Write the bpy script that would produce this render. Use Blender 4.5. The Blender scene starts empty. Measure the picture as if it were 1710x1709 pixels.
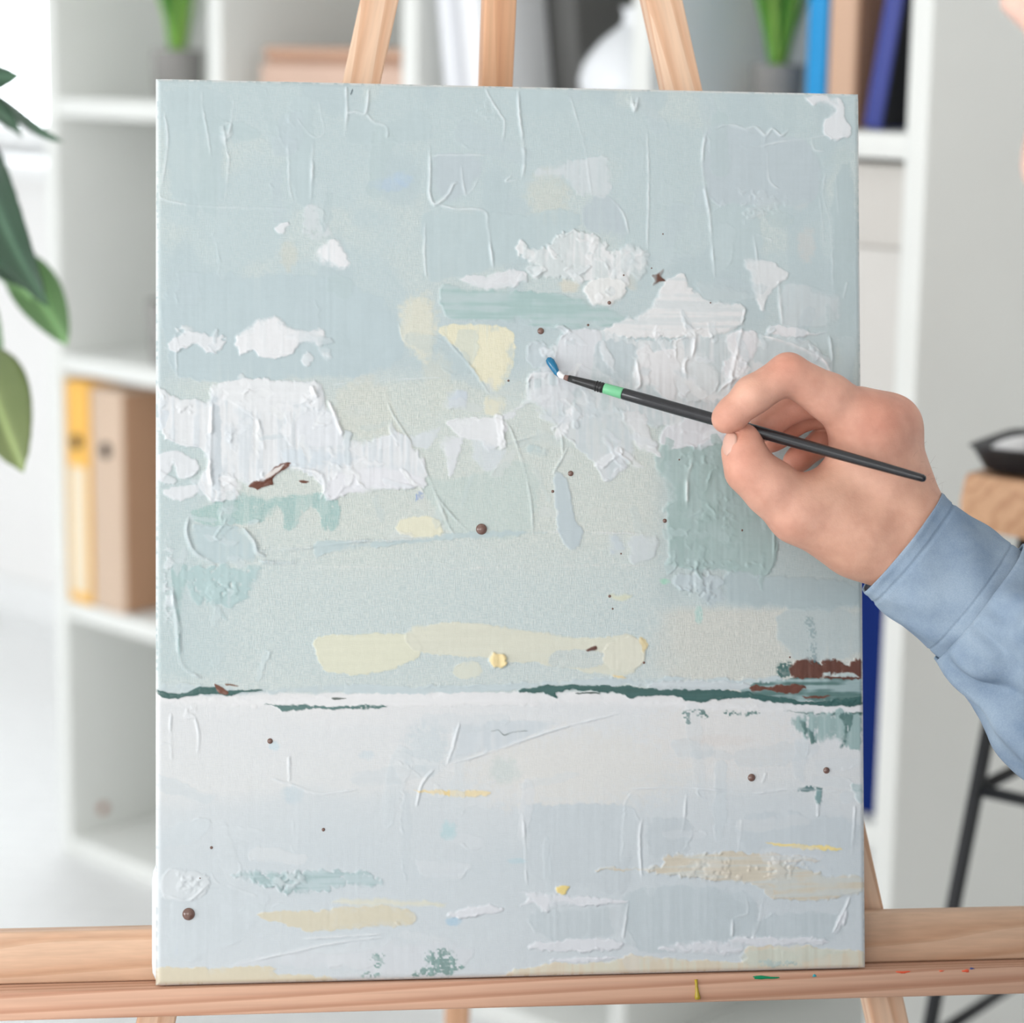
import bpy, bmesh, math, random
import numpy as np
from mathutils import Vector, Matrix

random.seed(7)
RNG = np.random.default_rng(11)
scene = bpy.context.scene
COL = scene.collection

# ------------------------------------------------------------------ camera
F_PX = 3958.8                       # focal length for a 1710 px wide frame
CX, CY = 855.0, 854.5
PITCH, ROLL = 0.193812, 0.0151117
CAM_H = 1.1522
_F = np.array([0, math.cos(PITCH), -math.sin(PITCH)])
_U0 = np.array([0, math.sin(PITCH), math.cos(PITCH)])
_R0 = np.array([1.0, 0, 0])
CAM_R = math.cos(ROLL) * _R0 + math.sin(ROLL) * _U0
CAM_U = -math.sin(ROLL) * _R0 + math.cos(ROLL) * _U0
CAM_P = np.array([0, 0, CAM_H])

cam_data = bpy.data.cameras.new('camera')
cam = bpy.data.objects.new('camera', cam_data)
COL.objects.link(cam)
cam_data.sensor_fit = 'HORIZONTAL'
cam_data.sensor_width = 36.0
cam_data.lens = F_PX / 1710.0 * 36.0
m = Matrix.Identity(4)
for i in range(3):
    m[i][0] = CAM_R[i]; m[i][1] = CAM_U[i]; m[i][2] = -_F[i]; m[i][3] = CAM_P[i]
cam.matrix_world = m
cam_data.clip_start = 0.05
cam_data.dof.use_dof = True
cam_data.dof.focus_distance = 1.315
cam_data.dof.aperture_fstop = 5.4
cam_data.dof.aperture_blades = 0
scene.camera = cam

# ------------------------------------------------------------------ world, lights, exposure
vs = scene.view_settings
vs.view_transform = 'Standard'
vs.look = 'None'
vs.gamma = 1.0
vs.use_curve_mapping = False
vs.exposure = 0.10

world = bpy.data.worlds.new('overcast_sky')
scene.world = world
world.use_nodes = True
bg = world.node_tree.nodes['Background']
bg.inputs['Color'].default_value = (0.93, 0.965, 1.0, 1)
bg.inputs['Strength'].default_value = 0.62

def area_light(name, loc, target, sx, sy, power, color):
    l = bpy.data.lights.new(name, 'AREA')
    l.shape = 'RECTANGLE'; l.size = sx; l.size_y = sy
    l.energy = power; l.color = color
    o = bpy.data.objects.new(name, l)
    COL.objects.link(o)
    o.location = loc
    d = Vector(target) - Vector(loc)
    o.rotation_euler = d.to_track_quat('-Z', 'Y').to_euler()
    return o
# big studio window on the left of the painter
area_light('window_daylight', (-4.4, -1.7, 1.35), (0.1, 1.35, 0.7), 3.2, 2.2, 142, (0.98, 0.985, 1.0))
# added fill lamp behind the camera, lifts the lower right of the canvas
area_light('rear_fill_light', (-0.7, -1.8, 1.45), (0.15, 1.35, 0.6), 1.8, 1.3, 22, (1.0, 0.985, 0.97))

# ------------------------------------------------------------------ geometry helpers
def ray(px, py):
    return _F + (px - CX) / F_PX * CAM_R - (py - CY) / F_PX * CAM_U
def PT(px, py, z):
    return CAM_P + z * ray(px, py)
def nrm(v):
    v = np.asarray(v, float); return v / np.linalg.norm(v)

# canvas plane from its four corners in the photograph, 50 cm tall
def _solve_canvas():
    c = [(260, 130), (1437, 156), (1445, 1618), (256, 1648)]
    d = [np.array([x - CX, y - CY, F_PX]) / F_PX for x, y in c]
    h = nrm(np.cross(np.cross(d[0], d[1]), np.cross(d[3], d[2])))
    if h[0] < 0: h = -h
    w = nrm(np.cross(np.cross(d[0], d[3]), np.cross(d[1], d[2])))
    if w[1] < 0: w = -w
    w = nrm(w - h * (w @ h))
    A = []; B = []
    for k, (a, b) in enumerate(((0, 0), (1, 0), (1, 1), (0, 1))):
        K = np.array([[0, -d[k][2], d[k][1]], [d[k][2], 0, -d[k][0]], [-d[k][1], d[k][0], 0]])
        A.append(np.stack([K @ d[0], K @ (a * h)], 1)); B.append(-K @ (0.5 * b * w))
    s = np.linalg.lstsq(np.vstack(A), np.hstack(B), rcond=None)[0]
    to = lambda v: v[0] * CAM_R - v[1] * CAM_U + v[2] * _F
    return CAM_P + to(d[0] * s[0]), to(h), to(w), float(s[1])
CAN_O, CAN_R, CAN_D, CAN_W = _solve_canvas()
CAN_H = 0.5
CAN_N = -np.cross(CAN_R, CAN_D)
if CAN_N @ (CAM_P - CAN_O) < 0: CAN_N = -CAN_N
def px2uv(px, py):
    """photo pixel -> canvas plane (u right, v down), metres; accepts arrays"""
    px = np.asarray(px, float); py = np.asarray(py, float)
    d = _F + ((px - CX) / F_PX)[..., None] * CAM_R - ((py - CY) / F_PX)[..., None] * CAM_U
    t = ((CAN_O - CAM_P) @ CAN_N) / (d @ CAN_N)
    p = CAM_P + d * t[..., None] - CAN_O
    return p @ CAN_R, p @ CAN_D
def CP(u, v, n=0.0):
    return CAN_O + u * CAN_R + v * CAN_D + n * CAN_N
def PC(px, py, off):
    """point seen at a pixel, lying off metres in front of the canvas plane"""
    d = ray(px, py)
    t = ((CAN_O + off * CAN_N - CAM_P) @ CAN_N) / (d @ CAN_N)
    return CAM_P + d * t

# shelf frame
PHI = 0.7555256
SX0, SY0 = -0.636077, 3.264604
S_T = np.array([math.cos(PHI), -math.sin(PHI), 0])
S_D = np.array([math.sin(PHI), math.cos(PHI), 0])
S_Z = np.array([0, 0, 1.0])
S_O = np.array([SX0, SY0, 0])
PITCH_C = 0.35
BT = 0.025
def SP(t, d, h):
    return S_O + t * S_T + d * S_D + h * S_Z
def shelf_at(px, py, d):
    r = ray(px, py); o = S_O + d * S_D
    k = ((o - CAM_P) @ S_D) / (r @ S_D)
    p = CAM_P + r * k
    return float((p - S_O) @ S_T), float(p[2])

def lin(c):
    return tuple((x / 255 / 12.92) if x / 255 <= 0.04045 else ((x / 255 + 0.055) / 1.055) ** 2.4 for x in c)

# ------------------------------------------------------------------ object helpers
def empty(name, loc, label=None, cat=None, group=None):
    o = bpy.data.objects.new(name, None)
    o.empty_display_size = 0.05
    COL.objects.link(o)
    o.location = Vector(loc)
    if label: o['label'] = label
    if cat: o['category'] = cat
    if group: o['group'] = group
    return o
def tag(o, label=None, cat=None, group=None, kind=None):
    if label: o['label'] = label
    if cat: o['category'] = cat
    if group: o['group'] = group
    if kind: o['kind'] = kind
    return o
def abs_loc(o):
    p = Vector((0, 0, 0))
    while o is not None:
        p = p + o.location; o = o.parent
    return p
def link(name, me, mat, parent=None, M=None):
    """link a mesh; M is the world matrix (all parents are unrotated)"""
    o = bpy.data.objects.new(name, me)
    COL.objects.link(o)
    if mat is not None and len(me.materials) == 0: me.materials.append(mat)
    M = Matrix.Identity(4) if M is None else M.copy()
    if parent is not None:
        o.parent = parent
        if parent.type == 'EMPTY' or True:
            PM = PARM.get(parent.name, None)
            PMw = PM if PM is not None else Matrix.Translation(abs_loc(parent))
            M2 = PMw.inverted() @ M
        o.matrix_basis = M2
    else:
        o.matrix_basis = M
    PARM[o.name] = M
    return o
PARM = {}
def frame(o, x, y, z):
    M = Matrix.Identity(4)
    for i in range(3):
        M[i][0] = x[i]; M[i][1] = y[i]; M[i][2] = z[i]; M[i][3] = o[i]
    return M
def smooth(me, on=True):
    me.polygons.foreach_set('use_smooth', np.full(len(me.polygons), on, bool))
    me.update()
def box_mesh(name, sx, sy, sz, bev=0.0, seg=2, sm=True):
    bm = bmesh.new()
    bmesh.ops.create_cube(bm, size=1.0)
    bmesh.ops.scale(bm, vec=(sx, sy, sz), verts=bm.verts)
    if bev > 0:
        bmesh.ops.bevel(bm, geom=list(bm.edges), offset=bev, segments=seg, affect='EDGES', profile=0.5)
    me = bpy.data.meshes.new(name); bm.to_mesh(me); bm.free()
    if bev > 0 and sm:
        smooth(me)
        try: me.set_sharp_from_angle(angle=math.radians(50))
        except Exception: pass
    return me
def box(name, size, M, mat, parent=None, bev=0.001):
    return link(name, box_mesh(name, *size, bev), mat, parent, M)
def mesh_from(name, verts, faces, sm=True):
    me = bpy.data.meshes.new(name)
    me.from_pydata([tuple(v) for v in verts], [], [tuple(f) for f in faces])
    me.update()
    if sm: smooth(me)
    return me
def lathe_mesh(name, prof, n=40, cap=True):
    vs_, fs = [], []
    for r, z in prof:
        for k in range(n):
            a = 2 * math.pi * k / n
            vs_.append((r * math.cos(a), r * math.sin(a), z))
    for i in range(len(prof) - 1):
        for k in range(n):
            fs.append((i * n + k, i * n + (k + 1) % n, (i + 1) * n + (k + 1) % n, (i + 1) * n + k))
    if cap:
        fs.append(tuple(range(n))[::-1]); fs.append(tuple((len(prof) - 1) * n + k for k in range(n)))
    me = mesh_from(name, vs_, fs)
    try: me.set_sharp_from_angle(angle=math.radians(45))
    except Exception: pass
    return me
def tube_mesh(name, pts, rad, n=12, caps=True):
    """swept tube through points with radius per point"""
    pts = [np.asarray(p, float) for p in pts]
    if np.isscalar(rad): rad = [rad] * len(pts)
    T = [nrm(pts[min(i + 1, len(pts) - 1)] - pts[max(i - 1, 0)]) for i in range(len(pts))]
    up = np.array([0, 0, 1.0]) if abs(T[0][2]) < 0.9 else np.array([1.0, 0, 0])
    A = nrm(np.cross(T[0], up)); vs_, fs = [], []
    for i, p in enumerate(pts):
        A = nrm(A - T[i] * (A @ T[i])); B = np.cross(T[i], A)
        for k in range(n):
            a = 2 * math.pi * k / n
            vs_.append(p + rad[i] * (math.cos(a) * A + math.sin(a) * B))
    for i in range(len(pts) - 1):
        for k in range(n):
            fs.append((i * n + k, i * n + (k + 1) % n, (i + 1) * n + (k + 1) % n, (i + 1) * n + k))
    if caps:
        fs.append(tuple(range(n))[::-1]); fs.append(tuple((len(pts) - 1) * n + k for k in range(n)))
    return mesh_from(name, vs_, fs)
def axis_frame(p0, p1, side):
    """matrix at the middle of p0-p1 with local X along it, local Y towards side"""
    p0 = np.asarray(p0, float); p1 = np.asarray(p1, float)
    x = nrm(p1 - p0); y = nrm(np.asarray(side) - x * (np.asarray(side) @ x)); z = np.cross(x, y)
    return frame((p0 + p1) / 2, x, y, z), float(np.linalg.norm(p1 - p0))

# ------------------------------------------------------------------ materials
def new_mat(name):
    mt = bpy.data.materials.new(name); mt.use_nodes = True
    nt = mt.node_tree
    return mt, nt, nt.nodes['Principled BSDF']
def N(nt, typ, **kw):
    n = nt.nodes.new(typ)
    for k, v in kw.items():
        if k in n.inputs: n.inputs[k].default_value = v
        else: setattr(n, k, v)
    return n
def ramp(nt, stops):
    n = nt.nodes.new('ShaderNodeValToRGB')
    e = n.color_ramp.elements
    while len(e) < len(stops): e.new(0.5)
    for i, (p, c) in enumerate(stops):
        e[i].position = p; e[i].color = (*c, 1) if len(c) == 3 else c
    return n
def plain(name, rgb, rough=0.6, var=0.04, scale=8.0, bump=0.0, bscale=60.0, spec=0.4, metal=0.0, g=1.0, coord='Object'):
    """colour with slow tonal variation and optional fine relief"""
    mt, nt, b = new_mat(name)
    c = np.array(lin(rgb)) * g
    tc = N(nt, 'ShaderNodeTexCoord')
    no = N(nt, 'ShaderNodeTexNoise', Scale=scale, Detail=4.0)
    nt.links.new(tc.outputs[coord], no.inputs['Vector'])
    rp = ramp(nt, [(0.25, tuple(np.clip(c * (1 - var), 0, 1))), (0.75, tuple(np.clip(c * (1 + var), 0, 1)))])
    nt.links.new(no.outputs['Fac'], rp.inputs['Fac'])
    nt.links.new(rp.outputs['Color'], b.inputs['Base Color'])
    b.inputs['Roughness'].default_value = rough
    b.inputs['Specular IOR Level'].default_value = spec
    b.inputs['Metallic'].default_value = metal
    if bump > 0:
        n2 = N(nt, 'ShaderNodeTexNoise', Scale=bscale, Detail=6.0)
        nt.links.new(tc.outputs[coord], n2.inputs['Vector'])
        bp = N(nt, 'ShaderNodeBump', Strength=bump, Distance=0.002)
        nt.links.new(n2.outputs['Fac'], bp.inputs['Height'])
        nt.links.new(bp.outputs['Normal'], b.inputs['Normal'])
    return mt
def wood(name, light, dark, ring=55.0, stretch=0.06, rough=0.55, g=1.0, fig=0.6, seed=0.0, warp=0.012, soft=0.5):
    """softwood: growth lines running along local X"""
    mt, nt, b = new_mat(name)
    tc = N(nt, 'ShaderNodeTexCoord')
    mp = N(nt, 'ShaderNodeMapping')
    mp.inputs['Scale'].default_value = (stretch, 1, 1)
    mp.inputs['Location'].default_value = (seed, seed * 1.7, seed * 0.6)
    nt.links.new(tc.outputs['Object'], mp.inputs['Vector'])
    no = N(nt, 'ShaderNodeTexNoise', Scale=26.0, Detail=2.0)
    nt.links.new(mp.outputs['Vector'], no.inputs['Vector'])
    sub = N(nt, 'ShaderNodeVectorMath', operation='SUBTRACT'); sub.inputs[1].default_value = (0.5, 0.5, 0.5)
    nt.links.new(no.outputs['Color'], sub.inputs[0])
    sc = N(nt, 'ShaderNodeVectorMath', operation='SCALE'); sc.inputs['Scale'].default_value = warp
    nt.links.new(sub.outputs['Vector'], sc.inputs[0])
    ad = N(nt, 'ShaderNodeVectorMath', operation='ADD')
    nt.links.new(mp.outputs['Vector'], ad.inputs[0]); nt.links.new(sc.outputs['Vector'], ad.inputs[1])
    wv = N(nt, 'ShaderNodeTexWave', Scale=ring, Distortion=1.2, Detail=2.0)
    wv.bands_direction = 'DIAGONAL'
    wv.wave_profile = 'SAW'
    nt.links.new(ad.outputs['Vector'], wv.inputs['Vector'])
    L = np.array(lin(light)) * g; D = np.array(lin(dark)) * g; mid = L * 0.6 + D * 0.4
    rp = ramp(nt, [(0.0, tuple(L)), (soft, tuple(L * 0.85 + D * 0.15)), (0.86, tuple(D * fig + L * (1 - fig))), (1.0, tuple(mid))])
    nt.links.new(wv.outputs['Fac'], rp.inputs['Fac'])
    fine = N(nt, 'ShaderNodeTexNoise', Scale=420.0, Detail=3.0)
    nt.links.new(mp.outputs['Vector'], fine.inputs['Vector'])
    fr = ramp(nt, [(0.3, (0.9, 0.9, 0.9)), (0.7, (1.04, 1.04, 1.04))])
    nt.links.new(fine.outputs['Fac'], fr.inputs['Fac'])
    mx = N(nt, 'ShaderNodeMix', data_type='RGBA', blend_type='MULTIPLY'); mx.inputs['Factor'].default_value = 1.0
    nt.links.new(rp.outputs['Color'], mx.inputs['A']); nt.links.new(fr.outputs['Color'], mx.inputs['B'])
    nt.links.new(mx.outputs['Result'], b.inputs['Base Color'])
    b.inputs['Roughness'].default_value = rough
    b.inputs['Specular IOR Level'].default_value = 0.3
    bp = N(nt, 'ShaderNodeBump', Strength=0.12, Distance=0.0006)
    nt.links.new(wv.outputs['Fac'], bp.inputs['Height'])
    nt.links.new(bp.outputs['Normal'], b.inputs['Normal'])
    return mt

M_WHITE = plain('white_laminate', (233, 235, 231), 0.45, 0.015)
M_WALL = plain('wall_paint', (241, 240, 238), 0.9, 0.02, 3.0, 0.05, 200)
M_FLOOR = wood('pale_floor_boards', (246, 247, 247), (236, 237, 236), ring=14, stretch=0.1, rough=0.45)
M_TRIM = plain('white_trim', (240, 241, 240), 0.5, 0.01)

# ------------------------------------------------------------------ the room
def quad(name, pts, mat, kind='structure', uv=None):
    me = mesh_from(name, pts, [tuple(range(len(pts)))], False)
    o = link(name, me, mat)
    if kind: o['kind'] = kind
    return o
floor_me = box_mesh('floor', 7.0, 7.0, 0.04)
fl = link('floor', floor_me, M_FLOOR, None, Matrix.Translation((0, 1.6, -0.02)))
tag(fl, kind='structure')
WD = 0.78                                            # wall plane behind the shelf unit
def wall_piece(t0, t1, h0, h1):
    return [SP(t0, WD, h0), SP(t1, WD, h0), SP(t1, WD, h1), SP(t0, WD, h1),
            SP(t0, WD + .12, h0), SP(t1, WD + .12, h0), SP(t1, WD + .12, h1), SP(t0, WD + .12, h1)]
W_T0, W_T1, W_H0, W_H1 = -2.7, -0.45, shelf_at(40, 262, WD)[1], 2.35        # window opening
verts, faces = [], []
for (a, b_, c, d) in ((-3.2, 4.05, 0, W_H0), (-3.2, 4.05, W_H1, 2.6), (-3.2, W_T0, W_H0, W_H1), (W_T1, 4.05, W_H0, W_H1)):
    k = len(verts); verts += wall_piece(a, b_, c, d)
    faces += [(k, k+1, k+2, k+3), (k+5, k+4, k+7, k+6), (k+4, k, k+3, k+7), (k+1, k+5, k+6, k+2), (k+3, k+2, k+6, k+7), (k+4, k+5, k+1, k)]
wb = link('wall_back', mesh_from('wall_back', verts, faces, False), M_WALL)
tag(wb, kind='structure')
SM = lambda t, d, h: frame(SP(t, d, h), S_T, S_D, S_Z)
bb = box('baseboard_back', (6.6, .014, .08), SM(0.1, WD - .007, .04), M_TRIM, None, .002); tag(bb, kind='structure')
# window in that wall, left of the shelf unit
win = empty('window_1', SP((W_T0 + W_T1) / 2, WD + .06, W_H0)); tag(win, kind='structure')
wc, wh = (W_T0 + W_T1) / 2, (W_H0 + W_H1) / 2
for t in (W_T0 + .03, wc, W_T1 - .03):
    box('window_frame', (.06, .06, W_H1 - W_H0), SM(t, WD + .07, wh), M_TRIM, win, .004)
for h in (W_H0 + .03, W_H1 - .03):
    box('window_frame', (W_T1 - W_T0 - .12, .055, .06), SM(wc, WD + .07, h), M_TRIM, win, .004)
box('window_sill', (W_T1 - W_T0 + .1, .17, .03), SM(wc, WD - .035, W_H0 - .015), M_TRIM, win, .004)
gm, gnt, gb = new_mat('window_glass')
gb.inputs['Transmission Weight'].default_value = 1.0; gb.inputs['Roughness'].default_value = 0.0
gb.inputs['IOR'].default_value = 1.05; gb.inputs['Base Color'].default_value = (.98, .99, 1, 1)
for t in ((W_T0 + wc) / 2, (W_T1 + wc) / 2):
    box('pane', ((W_T1 - W_T0) / 2 - .1, .006, W_H1 - W_H0 - .13), SM(t, WD + .07, wh), gm, win, 0)
# daylight outside that window
dl = area_light('window_sky', SP(wc, WD + .35, wh + .1), SP(wc, -1, wh - .5), W_T1 - W_T0 + .5, W_H1 - W_H0 + .4, 95, (0.93, 0.97, 1.0))

# right-hand wall closing the room off beyond the shelf end
wr_ = box('wall_right', (.1, 4.6, 2.6), frame(SP(4.1, -1.6, 1.3), S_T, S_D, S_Z), M_WALL, None, 0); tag(wr_, kind='structure')
cl_ = box('ceiling', (7.3, 4.4, .06), frame(SP(.45, -1.65, 2.63), S_T, S_D, S_Z), M_WALL, None, 0); tag(cl_, kind='structure')

# ------------------------------------------------------------------ shelf unit
NR = 5
shelf = empty('shelf_unit', SP(0.7, 0.2, 0), 'white open cube shelf unit standing behind the easel', 'shelf')
Htot = NR * PITCH_C + BT
pan = box_mesh('side_panel', BT, .39, Htot, .0015)
for k in range(5):
    link('side_panel' if k in (0, 4) else 'divider', pan, M_WHITE, shelf, SM(k * PITCH_C, .195, Htot / 2))
brd = box_mesh('shelf_board', PITCH_C - BT, .385, BT, .001)
for r in range(NR + 1):
    for k in range(4):
        link('shelf_board', brd, M_WHITE, shelf, SM((k + .5) * PITCH_C, .195, BT / 2 + r * PITCH_C))
M_CAP = plain('brown_plug', (176, 120, 96), .5)
t_, h_ = None, None
def on_panel(px, py, t):
    r = ray(px, py); o = S_O + t * S_T
    k = ((o - CAM_P) @ S_T) / (r @ S_T); p = CAM_P + r * k
    return float((p - S_O) @ S_D), float(p[2])
d_, h_ = on_panel(172, 1350, BT / 2)
cap = lathe_mesh('screw_cap', [(.0075, 0), (.0075, .002), (.005, .003)], 20)
link('screw_cap', cap, M_CAP, shelf, frame(SP(BT / 2, d_, h_), S_D, S_Z, S_T))['label'] = 'small brown screw cap'
def floor_of(row): return BT + row * PITCH_C          # top of the board under a row (0 = bottom)

# ---- things on the shelf
M_CONC = plain('concrete', (150, 148, 145), .85, .08, 30, .2, 150)
M_GRASS = []
for i, c in enumerate([(98, 160, 62), (122, 178, 72), (80, 146, 70), (140, 186, 84)]):
    mt = plain('grass_blade_%d' % i, c, .45, .12, 40); M_GRASS.append(mt)
def blade_mesh(L, w, lean, curl, rng):
    n = 9; vs_, fs = [], []
    for i in range(n):
        s = i / (n - 1)
        ww = w * (0.75 + .5 * s) * (1 - s ** 3) + .0002
        x = lean * s * L + curl * L * s ** 2.4; z = L * s * (1 - .25 * abs(curl) * s)
        vs_ += [(x, -ww / 2, z), (x + ww * .18, 0, z), (x, ww / 2, z)]
    for i in range(n - 1):
        a = 3 * i
        fs += [(a, a + 1, a + 4, a + 3), (a + 1, a + 2, a + 5, a + 4)]
    return mesh_from('leaf', vs_, fs)
def grass_pot(p, rad, hgt, gh, label, seed):
    rng = random.Random(seed)
    t = empty('potted_grass', p, label, 'plant', 'potted grasses on the shelf')
    pr = [(rad * .86, 0), (rad * .92, .002), (rad, hgt * .96), (rad, hgt), (rad * .88, hgt), (rad * .84, hgt * .8)]
    link('pot', lathe_mesh('pot', pr, 40), M_CONC, t, Matrix.Translation(Vector(p)))
    link('soil', lathe_mesh('soil', [(rad * .84, hgt * .78), (rad * .84, hgt * .84), (rad * .3, hgt * .87)], 24), plain('soil', (80, 66, 52), .95), t, Matrix.Translation(Vector(p)))
    for i in range(34):
        a = rng.uniform(0, 2 * math.pi); rr = rad * .32 * math.sqrt(rng.random())
        le = rng.uniform(.02, .34); cu = rng.uniform(0, .22)
        if math.cos(a) * S_T[0] + math.sin(a) * S_T[1] < -.2: le *= .35; cu *= .3      # keep clear of the panel on the left
        me = blade_mesh(gh * rng.uniform(.7, 1.1), rng.uniform(.006, .0095), le, cu, rng)
        M = Matrix.Translation(Vector(p) + Vector((rr * math.cos(a), rr * math.sin(a), hgt * .82))) @ Matrix.Rotation(a, 4, 'Z')
        link('leaf', me, M_GRASS[rng.randrange(4)], t, M)
    return t
t0, _ = shelf_at(298, 150, .10)
grass_pot(SP(t0, .10, floor_of(3)), .034, .066, .15, 'grey pot of green grass at the left end of the shelf', 3)
t0, _ = shelf_at(1298, 150, .16)
grass_pot(SP(t0, .16, floor_of(3)), .029, .062, .17, 'grey pot of green grass beside the bright blue binder', 5)

M_KR1 = plain('brown_box_lid', (196, 158, 134), .7, .03)
M_KR2 = plain('pinkish_box_card', (212, 182, 164), .7, .03)
ta, _ = shelf_at(438, 100, .03); tb, _ = shelf_at(672, 100, .03)
tc_ = (ta + tb) / 2
h3 = floor_of(3)
_, hb1 = shelf_at(550, 109, .03)
hb1 = hb1 - h3
b1 = empty('storage_box', SP(tc_, .14, h3), 'flat pinkish card box at the bottom of the stack on the shelf', 'box', 'stacked flat boxes')
box('box_body', (tb - ta + .008, .24, hb1), SM(tc_, .15, h3 + hb1 / 2 + .0003), M_KR2, b1, .002)
_, ht = shelf_at(550, 80, .03)
hb_ = h3 + hb1 + .0006
b2 = empty('storage_box', SP(tc_, .14, hb_), 'flat brown card box on top of the stack on the shelf', 'box', 'stacked flat boxes')
hh = max(.018, ht - hb_)
box('box_body', (tb - ta - .012, .235, hh * .35), SM(tc_, .15, hb_ + hh * .175), plain('dark_card', (176, 138, 116), .7), b2, .001)
box('box_lid', (tb - ta - .004, .24, hh * .65), SM(tc_, .15, hb_ + hh * .35 + hh * .325 + .0003), M_KR1, b2, .003)

def ring_mesh(r0, r1, depth=.0015, n=24):
    return lathe_mesh('finger_ring', [(r1, -.0008), (r1, depth), (r0, depth * 1.2), (r0 * .9, depth * .5), (.0005, depth * .5)], n, True)
M_HOLE = plain('black_ring', (22, 26, 28), .4)
def binder(name, t, d0, row, w, hgt, dep, mats, label, cat='binder', lean=0.0, ring=None, lab=None, pivot=-1, group=None):
    """t = middle of the foot; lean rotates in the shelf front plane (positive tips to the right)"""
    foot = SP(t, d0, floor_of(row) + .0005)
    o = empty(name, foot, label, cat, group)
    R = Matrix.Rotation(lean, 4, 'Y')
    off = .5 * w * abs(math.sin(lean))
    base = frame(foot + S_Z * off, S_T, S_D, S_Z) @ R
    body = box_mesh('cover', w, dep, hgt, min(.003, w * .12), 2)
    link('cover', body, mats[0], o, base @ Matrix.Translation((0, dep / 2, hgt / 2)))
    if len(mats) > 1 and mats[1] is not None:
        link('side_cover', box_mesh('side_cover', .002, dep - .006, hgt - .006, .0005), mats[1], o, base @ Matrix.Translation((w / 2 + .0008, dep / 2, hgt / 2)))
    if ring:
        Mx = base @ Matrix.Translation((0, -.0008, hgt * ring)) @ Matrix.Rotation(math.pi / 2, 4, 'X')
        link('finger_ring', ring_mesh(.0085, .0108), M_HOLE, o, Mx)
    if lab:
        z0, z1, mt = lab
        link('spine_label', box_mesh('spine_label', w * .72, .001, hgt * (z1 - z0), .0003), mt, o, base @ Matrix.Translation((w * .02, -.0006, hgt * (z0 + z1) / 2)))
    return o
def span(px0, px1, py, d):
    a, _ = shelf_at(px0, py, d); b, _ = shelf_at(px1, py, d)
    return (a + b) / 2, b - a
M_YEL = plain('yellow_card', (244, 190, 96), .6, .03)
M_LAB = plain('cream_paper', (236, 222, 196), .8, .02)
M_TAN = plain('beige_card', (212, 188, 166), .65, .03)
M_TAN_SHADE = plain('beige_card_shaded', (186, 146, 116), .7, .04)  # shaded copy of the beige, painted on the binder's right side
tc_, w_ = span(110, 150, 800, .004)
_, h0 = shelf_at(128, 642, .035)
hgt = min(.318, h0 - floor_of(2)) if h0 - floor_of(2) > .2 else .315
binder('lever_arch_binder', max(tc_, BT / 2 + w_ / 2), .004, 1, w_ * .94, .315, .28, [M_YEL], 'yellow binder with a cream spine label on the shelf', ring=.73, lab=(.05, .62, M_LAB))
tc_, w_ = span(151, 206, 800, .004)
binder('lever_arch_binder', tc_, .004, 1, w_ * .95, .31, .285, [M_TAN, M_TAN_SHADE], 'beige binder with its right side painted in shade next to the yellow binder', ring=.73)
# row of things in the third column, all tipping to the left
M_PAP = [plain('white_folder', (236, 238, 242), .6, .01), plain('pale_grey_folder', (206, 208, 213), .6, .01), plain('white_card', (244, 245, 247), .6, .01)]
tl = 2 * PITCH_C + BT / 2
x = tl + .043
for i, (w_, mi, lb) in enumerate(((.022, 0, 'white folder leaning on the shelf, nearest the divider'), (.010, 1, 'thin pale grey folder leaning between two white folders'), (.034, 2, 'thick white folder leaning beside the grey folder'))):
    binder('paper_folder', x + w_ / 2, .006, 3, w_, .30, .11, [M_PAP[mi]], lb, 'folder', lean=-.135, group='folders leaning on the shelf')
    x += w_ * 1.02 + .0008
tcg, wg = span(868, 976, 138, .124)
binder('magazine_holder', tcg, .124, 3, wg * .97, .29, .24, [plain('dark_grey_card', (104, 104, 102), .7, .03)], 'dark grey magazine holder leaning behind the easel top', 'magazine holder', lean=-.135)
tv, _ = shelf_at(1046, 120, .17)
prof = [(.034, 0), (.050, .006), (.060, .026), (.063, .042), (.059, .058), (.051, .071), (.038, .086), (.024, .097), (.016, .103), (.0145, .114), (.018, .121), (.015, .121), (.011, .108)]
va = link('vase', lathe_mesh('vase', prof, 48), plain('white_ceramic', (240, 243, 246), .25, .01, spec=.5), None, Matrix.Translation(Vector(SP(.972, .084, floor_of(3)))))
tag(va, 'white round-bellied ceramic vase beside the dark grey magazine holder', 'vase')
# fourth column
tc_, w_ = span(1343, 1377, 150, .05)
binder('ring_binder', tc_, .05, 3, w_ * .95, .30, .25, [plain('bright_blue_card', (30, 150, 214), .5, .02)], 'bright blue binder beside the potted grass on the shelf')
tc_, w_ = span(1379, 1426, 150, .05)
binder('ring_binder', tc_, .05, 3, w_ * .95, .30, .25, [plain('peach_card', (212, 176, 150), .65, .02), plain('peach_card_shaded', (170, 132, 104), .7, .04)], 'light brown binder between the blue binder and the tilted indigo binder')  # right side carries the spine tone with shade painted in
tc_, w_ = span(1444, 1476, 215, .045)
binder('ring_binder', tc_ - .004, .045, 3, w_ * .9, .295, .22, [plain('indigo_card', (66, 76, 150), .5, .04), plain('black_board', (24, 24, 30), .6, .03)], 'indigo binder with a black side, tilted against the shelf end', lean=.155)
tc_, w_ = span(1380, 1500, 1100, .04)
binder('ring_binder', 4 * PITCH_C - BT / 2 - .030, .03, 1, .055, .317, .28, [plain('deep_blue_card', (0, 34, 104), .6, .03, spec=.15)], 'deep blue binder low on the shelf beside the canvas edge')
filler_box = empty('storage_box', SP(3.5 * PITCH_C, .05, floor_of(2)), 'added white filler box lightening the shelf cell beside the upper right canvas edge', 'box')  # filler box added to make the dark cell look pale
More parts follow.
